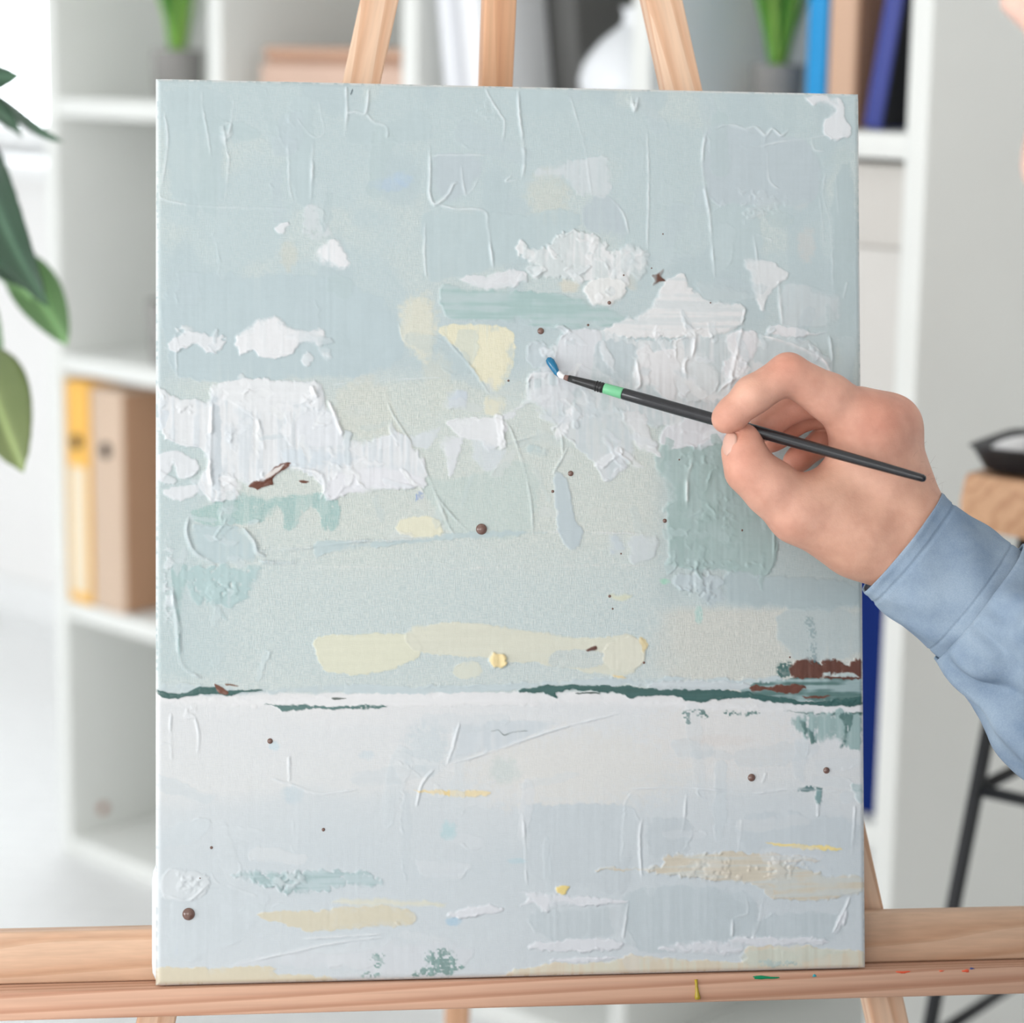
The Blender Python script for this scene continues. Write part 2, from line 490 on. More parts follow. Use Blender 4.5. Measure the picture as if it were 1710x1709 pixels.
box('box_body', (.30, .30, .235), SM(3.5 * PITCH_C + .008, .19, floor_of(2) + .118), plain('filler_box_card', (216, 213, 208), .6, .02), filler_box, .003)
box('box_lid', (.308, .308, .082), SM(3.5 * PITCH_C + .008, .19, floor_of(2) + .236 + .041), plain('filler_lid_card', (212, 208, 202), .6, .02), filler_box, .003)
tc_, w_ = span(252, 300, 560, .06)
gp = link('planter', lathe_mesh('planter', [(.033, 0), (.036, .003), (.042, .08), (.0425, .084), (.037, .084), (.035, .06)], 40), M_CONC, None, Matrix.Translation(Vector(SP(tc_ + .03, .06, floor_of(2) + .0005))))
tag(gp, 'grey concrete planter mostly hidden behind the canvas', 'planter')

# ------------------------------------------------------------------ easel
M_PINE = wood('pine_light', (232, 200, 172), (204, 150, 112), ring=60, seed=.3, stretch=.05)
M_PINE2 = wood('pine_rail', (216, 182, 154), (194, 150, 118), ring=34, seed=1.1, stretch=.10, fig=.7, warp=.03)
M_PINE3 = wood('pine_ledge', (212, 170, 144), (174, 122, 94), ring=75, seed=2.2, stretch=.03, fig=.75)
M_PINE4 = wood('pine_mast', (226, 180, 144), (196, 140, 104), ring=70, seed=4.0, stretch=.03)
def CF(u, v, n):                                   # board frame: X along the canvas width, Y towards the camera
    return frame(CP(u, v, n), CAN_R, CAN_N, np.cross(CAN_R, CAN_N))
def uvn(px, py, n):
    p = PC(px, py, n) - CAN_O
    return float(p @ CAN_R), float(p @ CAN_D)
easel_foot = CP(CAN_W / 2, 1.05, -.05); easel_foot[2] = 0
easel = empty('easel', easel_foot, 'pale pine tripod easel holding the seascape canvas', 'easel')
N_RAIL0, N_RAIL1 = -.0215, -.039
# rail behind the canvas foot
u0, _ = uvn(-70, 1600, N_RAIL0); u1, _ = uvn(1790, 1600, N_RAIL0)
_, va_ = uvn(850, 1539, N_RAIL0); _, vb_ = uvn(850, 1660, N_RAIL0)
_, vl = uvn(850, 1638, .004)
LEDGE_V0 = CAN_H + .0006
LEDGE_V1 = LEDGE_V0 + .0155
uc = (u0 + u1) / 2
box('rail', (u1 - u0, N_RAIL0 - N_RAIL1, LEDGE_V0 - .0002 - va_), CF(uc, (va_ + LEDGE_V0) / 2, (N_RAIL0 + N_RAIL1) / 2), M_PINE2, easel, .0012)
N_LED = .0035
box('ledge', (u1 - u0, N_LED - N_RAIL1, LEDGE_V1 - LEDGE_V0), CF(uc, (LEDGE_V0 + LEDGE_V1) / 2, (N_LED + N_RAIL1) / 2), M_PINE3, easel, .0012)
# front legs, lying just behind rail
N_LEG = -.0405; LT = .019
def front_leg(pa, pb, w, nm):
    ua, va2 = uvn(*pa, N_LEG); ub, vb2 = uvn(*pb, N_LEG)
    du, dv = ub - ua, vb2 - va2
    # up to the hinge and down to the floor
    p_top = CP(ua - du / dv * (va2 + .30), -.30, N_LEG - LT / 2)
    k = 0.0
    a = CP(ua, va2, N_LEG - LT / 2); b = CP(ub, vb2, N_LEG - LT / 2)
    s = (0.004 - a[2]) / (b[2] - a[2]); p_bot = a + (b - a) * s
    M, L = axis_frame(p_top, p_bot, CAN_N)
    return box('front_leg', (L, LT, w), M, M_PINE, easel, .0015)
front_leg((634, 0), (262, 1700), .0215, 'l')
front_leg((1110, 0), (1486, 1700), .0215, 'r')
# rear leg / mast: starts at the head of the easel and runs back to the floor
ra = PT(830, 70, 1.405); rb_ = PT(763, 1700, 1.96)
k0 = ra + (rb_ - ra) * (-.22); s = (0.004 - ra[2]) / (rb_[2] - ra[2]); k1 = ra + (rb_ - ra) * s
M, L = axis_frame(k0, k1, CAN_N)
box('rear_leg', (L, .02, .0185), M, M_PINE4, easel, .0012)
# head block the three legs are bolted to
hd = CP(uvn(850, 100, N_LEG)[0], -.285, N_LEG - LT - .012)
box('head_block', (.20, .022, .05), frame(hd, CAN_R, CAN_N, np.cross(CAN_R, CAN_N)), M_PINE, easel, .002)
# paint left on the ledge
def smear(px, py, w, h, rgb, nm, th=.0006, rot=0.0, top=False):
    u, v = uvn(px, py, N_LED)
    me = lathe_mesh('paint_mark', [(1, 0), (.86, .6), (.4, 1.0), (.05, 1.05)], 14)
    for vv in me.vertices:
        a = math.atan2(vv.co.y, vv.co.x); r = math.hypot(vv.co.x, vv.co.y)
        kk = 1 + .22 * math.sin(3 * a + px) + .12 * math.sin(5 * a + py)
        vv.co.x = r * kk * math.cos(a) * w / 2; vv.co.y = r * kk * math.sin(a) * h / 2; vv.co.z *= th
    base = frame(CP(u, v, N_LED - .0001), CAN_R, -CAN_D, CAN_N) @ Matrix.Rotation(rot, 4, 'Z')
    o = link('paint_mark', me, plain('paint_' + nm, rgb, .3, .05), easel, base)
    o['label'] = nm + ' paint mark'
    return o
S = .000336
smear(1277, 1633, 48 * S, 6 * S, (0, 130, 84), 'green', rot=-.05)
smear(1360, 1630, 7 * S, 5 * S, (40, 150, 160), 'teal')
smear(1508, 1624, 26 * S, 4 * S, (222, 92, 60), 'red')
smear(1572, 1622, 9 * S, 3 * S, (222, 104, 72), 'small red')
smear(1613, 1622, 14 * S, 5 * S, (222, 92, 60), 'orange red')
smear(1623, 1618, 8 * S, 3 * S, (52, 70, 130), 'blue')
# the golden drip
ud, vd = uvn(1162, 1636, N_LED); ud2, vd2 = uvn(1165, 1670, N_LED)
dp = [CP(ud + (ud2 - ud) * s, vd + (vd2 - vd) * s, N_LED + .0003) for s in (0, .3, .6, .85, .96, 1)]
link('paint_drip', tube_mesh('paint_drip', dp, [.0009, .0008, .0011, .0017, .0016, .0006], 10), plain('golden_paint', (172, 148, 40), .25, .1, 200), easel)['label'] = 'golden yellow paint drip'

# ------------------------------------------------------------------ bar stool with tray
STZ = 1.95
M_IRON = plain('black_steel', (28, 30, 33), .45, .05)
M_SEAT = wood('oak_seat', (216, 172, 136), (176, 128, 94), ring=30, seed=3.3, stretch=.25, warp=.05, fig=.6)
st_c = np.array([.540, 1.975, .807])                            # middle of the seat top
SEAT_H = float(st_c[2])
stool = empty('bar_stool', (st_c[0], st_c[1], 0), 'wooden-topped bar stool with thin black metal legs behind the painter', 'stool')
def slab_mesh():
    rng = random.Random(4); bm = bmesh.new(); n = 48; T = .047
    rings = []
    for z, s in ((-T, .965), (-T + .006, .985), (-T * .5, 1.0), (-.006, .975), (0, .955)):
        vv = []
        for i in range(n):
            a = 2 * math.pi * i / n
            r = .125 / max(abs(math.cos(a)), abs(math.sin(a))) ** .82
            r *= s * (1 + .012 * math.sin(5 * a + 1) + .008 * math.sin(11 * a + z * 90))
            vv.append(bm.verts.new((r * math.cos(a), r * math.sin(a), z)))
        rings.append(vv)
    for a, b in zip(rings, rings[1:]):
        for i in range(n): bm.faces.new((a[i], a[(i + 1) % n], b[(i + 1) % n], b[i]))
    bm.faces.new(rings[0][::-1]); bm.faces.new(rings[-1])
    me = bpy.data.meshes.new('seat'); bm.to_mesh(me); bm.free(); smooth(me)
    me.set_sharp_from_angle(angle=math.radians(40)); return me
rotS = math.radians(52)
link('seat', slab_mesh(), M_SEAT, stool, Matrix.Translation(Vector(st_c)) @ Matrix.Rotation(rotS, 4, 'Z'))
def stool_leg(p, q, r=.0068, nm='leg'):
    return link(nm, tube_mesh(nm, [p, (np.asarray(p) + q) / 2, q], r, 12), M_IRON, stool)
legs = []
for sx, sy in ((-1, -1), (1, -1), (1, 1), (-1, 1)):
    c, s_ = math.cos(rotS), math.sin(rotS)
    def rp(x, y, z): return np.array([st_c[0] + x * c - y * s_, st_c[1] + x * s_ + y * c, z])
    p = rp(sx * .074, sy * .074, SEAT_H - .046); q = rp(sx * .150, sy * .150, .004)
    legs.append((p, q)); stool_leg(p, q)
def at_h(lg, h):
    p, q = lg; s = (h - p[2]) / (q[2] - p[2]); return p + (q - p) * s
for hgt in (.53, .30):
    for i in range(4):
        stool_leg(at_h(legs[i], hgt), at_h(legs[(i + 1) % 4], hgt), .0055, 'stretcher')
# black tray of paint tubes on the stool
M_BLK = plain('black_plastic', (34, 35, 38), .4, .05)
tr_c = st_c + np.array([-.062, -.02, .0008])
tray = empty('paint_tray', tr_c, 'black plastic tray of white paint tubes on the wooden stool', 'tray')
def tray_mesh():
    bm = bmesh.new(); rings = []
    for hx, hy, z in ((.070, .048, 0), (.083, .058, .036), (.086, .061, .036), (.086, .061, .033)):
        pass
    prof = [(.066, .044, 0.0), (.074, .052, .004), (.083, .060, .021), (.086, .063, .023), (.084, .061, .024), (.080, .057, .021), (.070, .048, .005), (.06, .04, .004)]
    n = 32
    for hx, hy, z in prof:
        vv = []
        for i in range(n):
            a = 2 * math.pi * i / n; e = .28
            x = hx * math.copysign(abs(math.cos(a)) ** e, math.cos(a)); y = hy * math.copysign(abs(math.sin(a)) ** e, math.sin(a))
            vv.append(bm.verts.new((x, y, z)))
        rings.append(vv)
    for a, b in zip(rings, rings[1:]):
        for i in range(n): bm.faces.new((a[i], a[(i + 1) % n], b[(i + 1) % n], b[i]))
    bm.faces.new(rings[0][::-1]); bm.faces.new(rings[-1])
    me = bpy.data.meshes.new('tray_body'); bm.to_mesh(me); bm.free(); smooth(me); me.set_sharp_from_angle(angle=math.radians(50)); return me
rotT = math.radians(-32)
TM = Matrix.Translation(Vector(tr_c)) @ Matrix.Rotation(rotT, 4, 'Z')
link('tray_body', tray_mesh(), M_BLK, tray, TM)
M_TUBE = plain('white_paint_tube', (232, 232, 232), .35, .02)
tubpos = ['tube at the left end of the tray', 'second tube from the left in the tray', 'third tube from the left in the tray', 'tube at the right end of the tray']
for i in range(4):
    x = -.052 + i * .034
    me = mesh_from('tube', [], [], False)
    vs_, fs = [], []
    n = 16; prof = [(0, .011, .011), (.008, .0115, .0115), (.03, .012, .010), (.055, .0125, .006), (.072, .013, .0016), (.078, .013, .0012)]
    for y, hx, hz in prof:
        for k in range(n):
            a = 2 * math.pi * k / n; vs_.append((hx * math.cos(a), y - .039, hz * math.sin(a)))
    for r_ in range(len(prof) - 1):
        for k in range(n): fs.append((r_ * n + k, r_ * n + (k + 1) % n, (r_ + 1) * n + (k + 1) % n, (r_ + 1) * n + k))
    fs += [tuple(range(n))[::-1], tuple((len(prof) - 1) * n + k for k in range(n))]
    me = mesh_from('tube', vs_, fs)
    pt = TM @ Matrix.Translation((x, 0, .019 + .002 * (i % 2))) @ Matrix.Rotation(.12 * (i - 1.5), 4, 'Z') @ Matrix.Rotation(.10, 4, 'X')
    tb = empty('paint_tube', pt.translation, 'white paint ' + tubpos[i], 'paint tube', 'paint tubes in the black tray')
    link('tube', me, M_TUBE, tb, pt)
    link('cap', lathe_mesh('cap', [(.006, 0), (.0062, .008), (.005, .009)], 14), plain('tube_cap', (214, 214, 216), .4), tb, pt @ Matrix.Translation((0, -.0385, 0)) @ Matrix.Rotation(math.pi / 2, 4, 'X'))

# ------------------------------------------------------------------ rubber plant at the left edge
def leaf_mat(name, top, back):
    mt, nt, b = new_mat(name)
    tc = N(nt, 'ShaderNodeTexCoord'); sp = N(nt, 'ShaderNodeSeparateXYZ')
    nt.links.new(tc.outputs['Object'], sp.inputs['Vector'])
    ab = N(nt, 'ShaderNodeMath', operation='ABSOLUTE'); nt.links.new(sp.outputs['Y'], ab.inputs[0])
    T, B = np.array(lin(top)), np.array(lin(back))
    r1 = ramp(nt, [(0.0, tuple(np.clip(T * 2.2 + .03, 0, 1))), (.0016, tuple(np.clip(T * 1.9 + .02, 0, 1))), (.0045, tuple(T)), (1, tuple(T * .9))])
    r2 = ramp(nt, [(0.0, tuple(np.clip(B * 1.5, 0, 1))), (.002, tuple(np.clip(B * 1.4, 0, 1))), (.0055, tuple(B)), (1, tuple(B))])
    nt.links.new(ab.outputs[0], r1.inputs['Fac']); nt.links.new(ab.outputs[0], r2.inputs['Fac'])
    ge = N(nt, 'ShaderNodeNewGeometry')
    mx = N(nt, 'ShaderNodeMix', data_type='RGBA')
    nt.links.new(ge.outputs['Backfacing'], mx.inputs['Factor'])
    nt.links.new(r1.outputs['Color'], mx.inputs['A']); nt.links.new(r2.outputs['Color'], mx.inputs['B'])
    wv = N(nt, 'ShaderNodeTexNoise', Scale=14.0); nt.links.new(tc.outputs['Object'], wv.inputs['Vector'])
    fr = ramp(nt, [(0.3, (.8, .85, .8)), (.7, (1.1, 1.08, 1.1))]); nt.links.new(wv.outputs['Fac'], fr.inputs['Fac'])
    mm = N(nt, 'ShaderNodeMix', data_type='RGBA', blend_type='MULTIPLY'); mm.inputs['Factor'].default_value = 1
    nt.links.new(mx.outputs['Result'], mm.inputs['A']); nt.links.new(fr.outputs['Color'], mm.inputs['B'])
    nt.links.new(mm.outputs['Result'], b.inputs['Base Color'])
    b.inputs['Roughness'].default_value = .32; b.inputs['Specular IOR Level'].default_value = .5
    b.inputs['Subsurface Weight'].default_value = 0.0
    return mt
L_DARK = leaf_mat('rubber_leaf_dark', (44, 72, 52), (92, 118, 84))
L_MID = leaf_mat('rubber_leaf_mid', (76, 112, 76), (120, 146, 106))
L_OLIVE = leaf_mat('rubber_leaf_olive', (112, 126, 78), (142, 152, 112))
L_GREEN = leaf_mat('rubber_leaf_green', (110, 150, 96), (140, 170, 120))
PLZ = 1.95
pbase = PT(-150, 1500, PLZ + .02); pbase[2] = 0
plant = empty('rubber_plant', pbase, 'large-leaved dark green rubber plant reaching in at the left edge', 'plant')
link('pot', lathe_mesh('pot', [(.10, 0), (.105, .004), (.135, .24), (.14, .25), (.13, .25), (.122, .22)], 48), plain('white_pot', (232, 232, 228), .4), plant, Matrix.Translation(Vector(pbase)))
link('soil', lathe_mesh('soil', [(.121, .20), (.121, .222), (.05, .23)], 32), plain('dark_soil', (66, 54, 44), .95, .2, 80), plant, Matrix.Translation(Vector(pbase)))
stem_top = PT(-90, -350, PLZ + .02)
stem = [pbase + np.array([0, 0, .2]), pbase * .6 + stem_top * .4 + np.array([.01, 0, .12]), pbase * .2 + stem_top * .8 + np.array([-.01, 0, .06]), stem_top]
link('stem', tube_mesh('stem', stem, [.009, .008, .006, .004], 10), plain('green_brown_bark', (104, 98, 72), .8, .1, 60), plant)
def rubber_leaf(pa, pb, za, zb, w, mat, roll=0.0, droop=.06, label=None):
    a = PT(*pa, za); b = PT(*pb, zb)
    L = float(np.linalg.norm(b - a)); x = nrm(b - a)
    n = nrm(-_F + 0.0 * CAM_U); n = nrm(n - x * (n @ x)); y = np.cross(n, x)
    c, s_ = math.cos(roll), math.sin(roll); y, n = y * c + n * s_, n * c - y * s_
    nl, nw = 22, 10; vs_, fs = [], []
    for i in range(nl + 1):
        t = i / nl
        hw = w / 2 * (math.sin(math.pi * min(1, t * .98 + .02) ** .85) ** .72) * (1 - .12 * t)
        if t > .94: hw *= max(0.02, 1 - ((t - .94) / .06) ** 1.5)
        for j in range(nw + 1):
            q = j / nw * 2 - 1
            yy = q * hw
            zz = droop * L * 4 * t * (1 - t) + .16 * abs(yy) - .0016 * math.exp(-(yy / .0018) ** 2) + .0006 * math.sin(t * 60) * abs(q)
            vs_.append((t * L, yy, zz))
    m_ = nw + 1
    for i in range(nl):
        for j in range(nw): fs.append((i * m_ + j, (i + 1) * m_ + j, (i + 1) * m_ + j + 1, i * m_ + j + 1))
    me = mesh_from('leaf', vs_, fs)
    o = link('leaf', me, mat, plant, frame(a, x, y, n))
    so = o.modifiers.new('thickness', 'SOLIDIFY'); so.thickness = .0007; so.offset = 0
    # petiole back to the stem
    st = np.array(stem); hts = st[:, 2]
    hz = max(.35, a[2] - .03)
    k = np.interp(hz, hts, np.arange(len(hts))); i0 = int(min(k, len(hts) - 2)); sp_ = st[i0] + (st[i0 + 1] - st[i0]) * (k - i0)
    link('petiole', tube_mesh('petiole', [sp_, (sp_ + a) / 2 + np.array([0, 0, .012]), a + x * .004], [.003, .0026, .0022], 8), plain('petiole_green', (128, 140, 92), .5), plant)
    return o
rubber_leaf((-95, 120), (36, 126), 2.0, 1.9, .040, L_DARK, .5)
rubber_leaf((2, 163), (102, 238), 1.98, 1.86, .016, L_DARK, .9, .02)
rubber_leaf((-100, 150), (36, 226), 2.0, 1.9, .034, L_DARK, -.7, .10)
rubber_leaf((-30, 235), (80, 514), 1.95, 1.84, .046, L_DARK, .25, .10)
rubber_leaf((-70, 300), (52, 500), 2.02, 2.0, .05, L_GREEN, -.2)
rubber_leaf((-90, 395), (60, 487), 1.98, 1.93, .034, L_DARK, -.6, .05)
rubber_leaf((18, 420), (112, 577), 2.06, 2.05, .046, L_GREEN, -.35, .04)
rubber_leaf((-60, 470), (2, 640), 2.04, 2.0, .05, L_GREEN, .2)
rubber_leaf((-35, 585), (38, 788), 1.93, 1.86, .062, L_OLIVE, -.15, .07)
rubber_leaf((-120, -60), (-40, -330), 2.0, 2.1, .07, L_DARK, .3)
rubber_leaf((-130, 640), (-260, 860), 1.95, 1.9, .07, L_MID, .3)
rubber_leaf((-150, 100), (-330, 180), 1.95, 1.9, .07, L_DARK, .3)
rubber_leaf((-140, 380), (-300, 560), 2.0, 2.0, .07, L_MID, .1)
rubber_leaf((-100, -250), (-230, -420), 2.0, 2.0, .06, L_DARK, .2)

# ------------------------------------------------------------------ paintbrush
def brush_off(x): return (.35 + (x - 915) * .0142) / 100
def BP(x):                                            # point on the brush axis by photo column
    return PC(x, 632 + (x - 950) * .2824, brush_off(x))
bt0 = BP(950); bt1 = BP(1541)
brush = empty('paintbrush', BP(1240), 'thin black paintbrush with a green band and blue-loaded tip held in the hand', 'paintbrush')
M_HAND = plain('black_lacquer', (30, 31, 34), .22, .1, 60, spec=.6)
M_FER = plain('dark_ferrule', (58, 58, 58), .28, .08, 80, metal=.6)
M_GRN = plain('green_band', (116, 190, 142), .35, .03)
def bseg(name, xs, rs, mat, n=24):
    return link(name, tube_mesh(name, [BP(x) for x in xs], rs, n), mat, brush)
bseg('ferrule', [950, 962, 985, 1004, 1009], [.0019, .0021, .00255, .00285, .0029], M_FER)
for x in (996, 1000.5, 1005):
    bseg('crimp', [x - 1.6, x - .6, x + .6, x + 1.6], [.0027, .0031, .0031, .0027], M_FER)
bseg('green_band', [1008.5, 1010, 1024, 1038, 1040], [.0028, .0030, .0031, .0032, .0031], M_GRN)['label'] = 'mint green band'
bseg('handle', [1040, 1042, 1080, 1130, 1200, 1270, 1340, 1420, 1500, 1530, 1541, 1545, 1546.5], [.0031, .0033, .0034, .00345, .0034, .0033, .0031, .0028, .0024, .0022, .0021, .0015, .0005], M_HAND)
fl_c = lambda x, y, o: PC(x, y, o)
hp = [fl_c(951, 632.5, .0084), fl_c(942, 630, .0075), fl_c(934, 626, .0062), fl_c(928, 619, .005)]
link('bristles', tube_mesh('bristles', hp[:2], [.0018, .0014], 14), plain('brown_bristle', (130, 100, 92), .7, .1, 300), brush)
link('white_paint', tube_mesh('white_paint', [fl_c(945, 631, .0079), fl_c(938, 628.5, .0069), fl_c(931, 623, .0056), fl_c(927, 617, .0048)], [.0013, .0016, .0016, .001], 14), plain('white_paint', (236, 236, 236), .3), brush)
bl = [fl_c(934, 629.5, .0064), fl_c(930, 623, .0056), fl_c(924, 612, .0044), fl_c(919, 604, .0036), fl_c(916, 600, .0030), fl_c(914.5, 597.5, .0027)]
link('blue_paint', tube_mesh('blue_paint', bl, [.0006, .0017, .0023, .0024, .0018, .0004], 16), plain('blue_paint', (0, 106, 146), .12, .08, 300, spec=.6), brush)['label'] = 'blob of wet blue paint on the tip'

# ------------------------------------------------------------------ the painting
NX, NY = 820, 1034
DX = CAN_W / NX                                       # metres per cell
def up(a, shape):
    """smooth upsampling of a small random array"""
    ny, nx = shape; h, w = a.shape
    y = np.linspace(0, h - 1.001, ny); x = np.linspace(0, w - 1.001, nx)
    y0 = y.astype(int); x0 = x.astype(int); fy = y - y0; fx = x - x0
    fy = fy * fy * (3 - 2 * fy); fx = fx * fx * (3 - 2 * fx)
    A = a[y0][:, x0]; B = a[y0][:, x0 + 1]; C = a[y0 + 1][:, x0]; D = a[y0 + 1][:, x0 + 1]
    return (A * (1 - fx) + B * fx) * (1 - fy)[:, None] + (C * (1 - fx) + D * fx) * fy[:, None]
def noise(sx, sy, octv=1):
    out = 0; amp = 1; tot = 0
    for o in range(octv):
        h = max(3, int(NY / (sy / 2 ** o)) + 2); w = max(3, int(NX / (sx / 2 ** o)) + 2)
        out = out + amp * up(RNG.random((h, w)), (NY, NX)); tot += amp; amp *= .55
    return (out / tot).astype(np.float32)
N_BIG = noise(120, 90, 3); N_MID = noise(26, 22, 3); N_FINE = noise(5, 5, 2); N_TINY = noise(2.2, 2.2, 1)
N_V = noise(4, 70, 2); N_H = noise(80, 4, 2); N_V2 = noise(2.4, 40, 1); N_H2 = noise(50, 2.4, 1)
WX = (noise(14, 14, 2) - .5) * 2; WY = (noise(14, 14, 2) - .5) * 2
WX2 = (noise(5, 5, 2) - .5) * 2; WY2 = (noise(5, 5, 2) - .5) * 2
N_SOFT = noise(34, 34, 2)
GY, GX = np.mgrid[0:NY, 0:NX].astype(np.float32)
def lc(c): return np.array(lin(c), np.float32)
PG = 0.93
# photo row/column of every cell, for laying in the ground colours
_px = np.array([260, 1437, 1445, 256.]); _py = np.array([130, 156, 1618, 1648.])
def px2g(pts):
    p = np.asarray(pts, float)
    u, v = px2uv(p[:, 0], p[:, 1])
    return np.stack([u / CAN_W * (NX - 1), v / CAN_H * (NY - 1)], 1)
fx_ = GX / (NX - 1); fy_ = GY / (NY - 1)
PXG = (260 * (1 - fx_) + 1437 * fx_) * (1 - fy_) + (256 * (1 - fx_) + 1445 * fx_) * fy_
PYG = (130 * (1 - fx_) + 156 * fx_) * (1 - fy_) + (1648 * (1 - fx_) + 1618 * fx_) * fy_
def sstep(a, b, x):
    t = np.clip((x - a) / (b - a), 0, 1); return t * t * (3 - 2 * t)
C = np.zeros((NY, NX, 3), np.float32); Hm = np.zeros((NY, NX), np.float32); Wv = np.zeros((NY, NX), np.float32)
Gl = np.full((NY, NX), .5, np.float32)                # roughness
ID = np.zeros((NY, NX), np.int16)
# ground: sky, hazy middle, pale water
yw = PYG + (N_BIG - .5) * 90
stops = [(130, (193, 207, 209), .28), (420, (194, 208, 210), .30), (600, (193, 206, 208), .25), (680, (206, 214, 210), .8), (880, (207, 214, 209), .9),
         (960, (202, 213, 212), .85), (1060, (200, 212, 212), .8), (1145, (203, 213, 212), .75)]
ys = [s[0] for s in stops]
for k in range(3): C[..., k] = np.interp(yw, ys, [lc(s[1])[k] for s in stops])
Wv[:] = np.interp(yw, ys, [s[2] for s in stops])
def blend(mask, col=None, wv=None, h=None, gl=None):
    if col is not None: C[:] = C * (1 - mask[..., None]) + lc(col) * mask[..., None]
    if wv is not None: Wv[:] = Wv * (1 - mask) + wv * mask
    if gl is not None: Gl[:] = Gl * (1 - mask) + gl * mask
# left of the middle band keeps the smooth grey blue
blend(sstep(420, 300, PXG + (N_MID - .5) * 80) * sstep(640, 690, PYG) * sstep(1160, 1120, PYG), (194, 208, 209), .45)
blend(sstep(1060, 1120, PXG) * sstep(560, 600, PYG) * sstep(1040, 980, PYG), (190, 203, 203), .35)
blend(sstep(1050, 1150, PXG + (N_MID - .5) * 60) * sstep(1010, 1030, PYG) * .8, (212, 212, 204), .9)
# patchy thin passages in the sky
pt_ = sstep(.52, .62, N_BIG) * sstep(560, 480, PYG)
blend(pt_ * .6, (199, 210, 209), .75)
blend(sstep(.60, .68, noise(70, 120, 2)) * sstep(600, 520, PYG) * .7, (190, 204, 207), .05)
wat = sstep(1158, 1164, PYG + (N_MID - .5) * 8)
yw2 = PYG + (N_BIG - .5) * 110
wc_ = np.zeros_like(C)
for k in range(3): wc_[..., k] = np.interp(yw2, [1150, 1200, 1300, 1345, 1460, 1650], [lc(c)[k] for c in ((227, 227, 227), (222, 224, 225), (221, 223, 223), (214, 219, 221), (209, 216, 219), (212, 218, 221))])
C[:] = C * (1 - wat[..., None]) + wc_ * wat[..., None]
Wv[:] = Wv * (1 - wat) + wat * np.interp(PYG, [1160, 1300, 1360, 1640], [.28, .34, .12, .16])
# faint warm and cool glazes
for (cx, cy, rx, ry, col, a) in [(950, 1290, 190, 70, (224, 223, 219), .8), (1200, 1230, 130, 70, (226, 224, 221), .7), (735, 1390, 14, 16, (176, 214, 218), .5), (850, 1440, 16, 5, (182, 214, 222), .4),
        (700, 1255, 40, 45, (210, 218, 221), .8), (830, 1290, 26, 22, (205, 215, 213), .6), (480, 1330, 18, 16, (200, 214, 220), .6), (745, 1540, 13, 8, (176, 206, 224), .7), (290, 1585, 16, 12, (196, 206, 226), .6),
        (1158, 1030, 7, 16, (184, 216, 210), .8), (1100, 975, 9, 5, (170, 216, 196), .9), (640, 310, 30, 12, (184, 202, 218), .6), (660, 300, 20, 12, (184, 204, 222), .5), (475, 430, 14, 26, (208, 208, 196), .5),
        (905, 330, 36, 46, (206, 210, 202), .6), (1345, 410, 16, 30, (210, 208, 204), .5), (1335, 340, 12, 14, (206, 208, 207), .5), (690, 545, 30, 50, (220, 219, 204), .85), (720, 640, 26, 50, (209, 212, 202), .6), (600, 650, 22, 28, (208, 210, 202), .5), (590, 690, 26, 10, (190, 206, 214), .7),
        (1045, 470, 12, 20, (214, 211, 200), .5), (940, 480, 18, 12, (222, 214, 196), .6), (600, 1265, 14, 8, (206, 218, 224), .5), (450, 1250, 10, 8, (200, 220, 228), .6), (1190, 1240, 60, 10, (222, 215, 210), .4)]:
    q = ((PXG - cx) / rx) ** 2 + ((PYG - cy) / ry) ** 2
    blend(sstep(1.5, .2, q + (N_FINE - .5) * 1.2) * a, col)

def catmull(p, closed=True, sub=5):
    p = np.asarray(p, float); n = len(p); out = []
    rng_ = range(n) if closed else range(n - 1)
    for i in rng_:
        if closed: p0, p1, p2, p3 = p[(i - 1) % n], p[i], p[(i + 1) % n], p[(i + 2) % n]
        else: p0, p1, p2, p3 = p[max(i - 1, 0)], p[i], p[i + 1], p[min(i + 2, n - 1)]
        for s in range(sub):
            t = s / sub
            out.append(.5 * (2 * p1 + (p2 - p0) * t + (2 * p0 - 5 * p1 + 4 * p2 - p3) * t * t + (3 * p1 - p0 - 3 * p2 + p3) * t ** 3))
    if not closed: out.append(p[-1])
    return np.array(out)
def segdist(X, Y, P, closed):
    best = np.full(X.shape, 1e9, np.float32); ts = np.zeros(X.shape, np.float32); ins = np.zeros(X.shape, bool)
    n = len(P); m_ = n if closed else n - 1
    for i in range(m_):
        a = P[i]; b = P[(i + 1) % n]; d = b - a; L = d @ d + 1e-9
        t = np.clip(((X - a[0]) * d[0] + (Y - a[1]) * d[1]) / L, 0, 1)
        q = (X - a[0] - t * d[0]) ** 2 + (Y - a[1] - t * d[1]) ** 2
        mk = q < best; best[mk] = q[mk]; ts[mk] = (i + t[mk]) / m_
        if closed:
            cond = (a[1] > Y) != (b[1] > Y)
            xi = a[0] + (Y - a[1]) * d[0] / (d[1] if abs(d[1]) > 1e-9 else 1e-9)
            ins ^= cond & (X < xi)
    return np.sqrt(best), ts, ins
def win_(P, pad):
    x0 = int(max(0, P[:, 0].min() - pad)); x1 = int(min(NX, P[:, 0].max() + pad)); y0 = int(max(0, P[:, 1].min() - pad)); y1 = int(min(NY, P[:, 1].max() + pad))
    return slice(y0, max(y1, y0 + 1)), slice(x0, max(x1, x0 + 1))
PARTS = {}
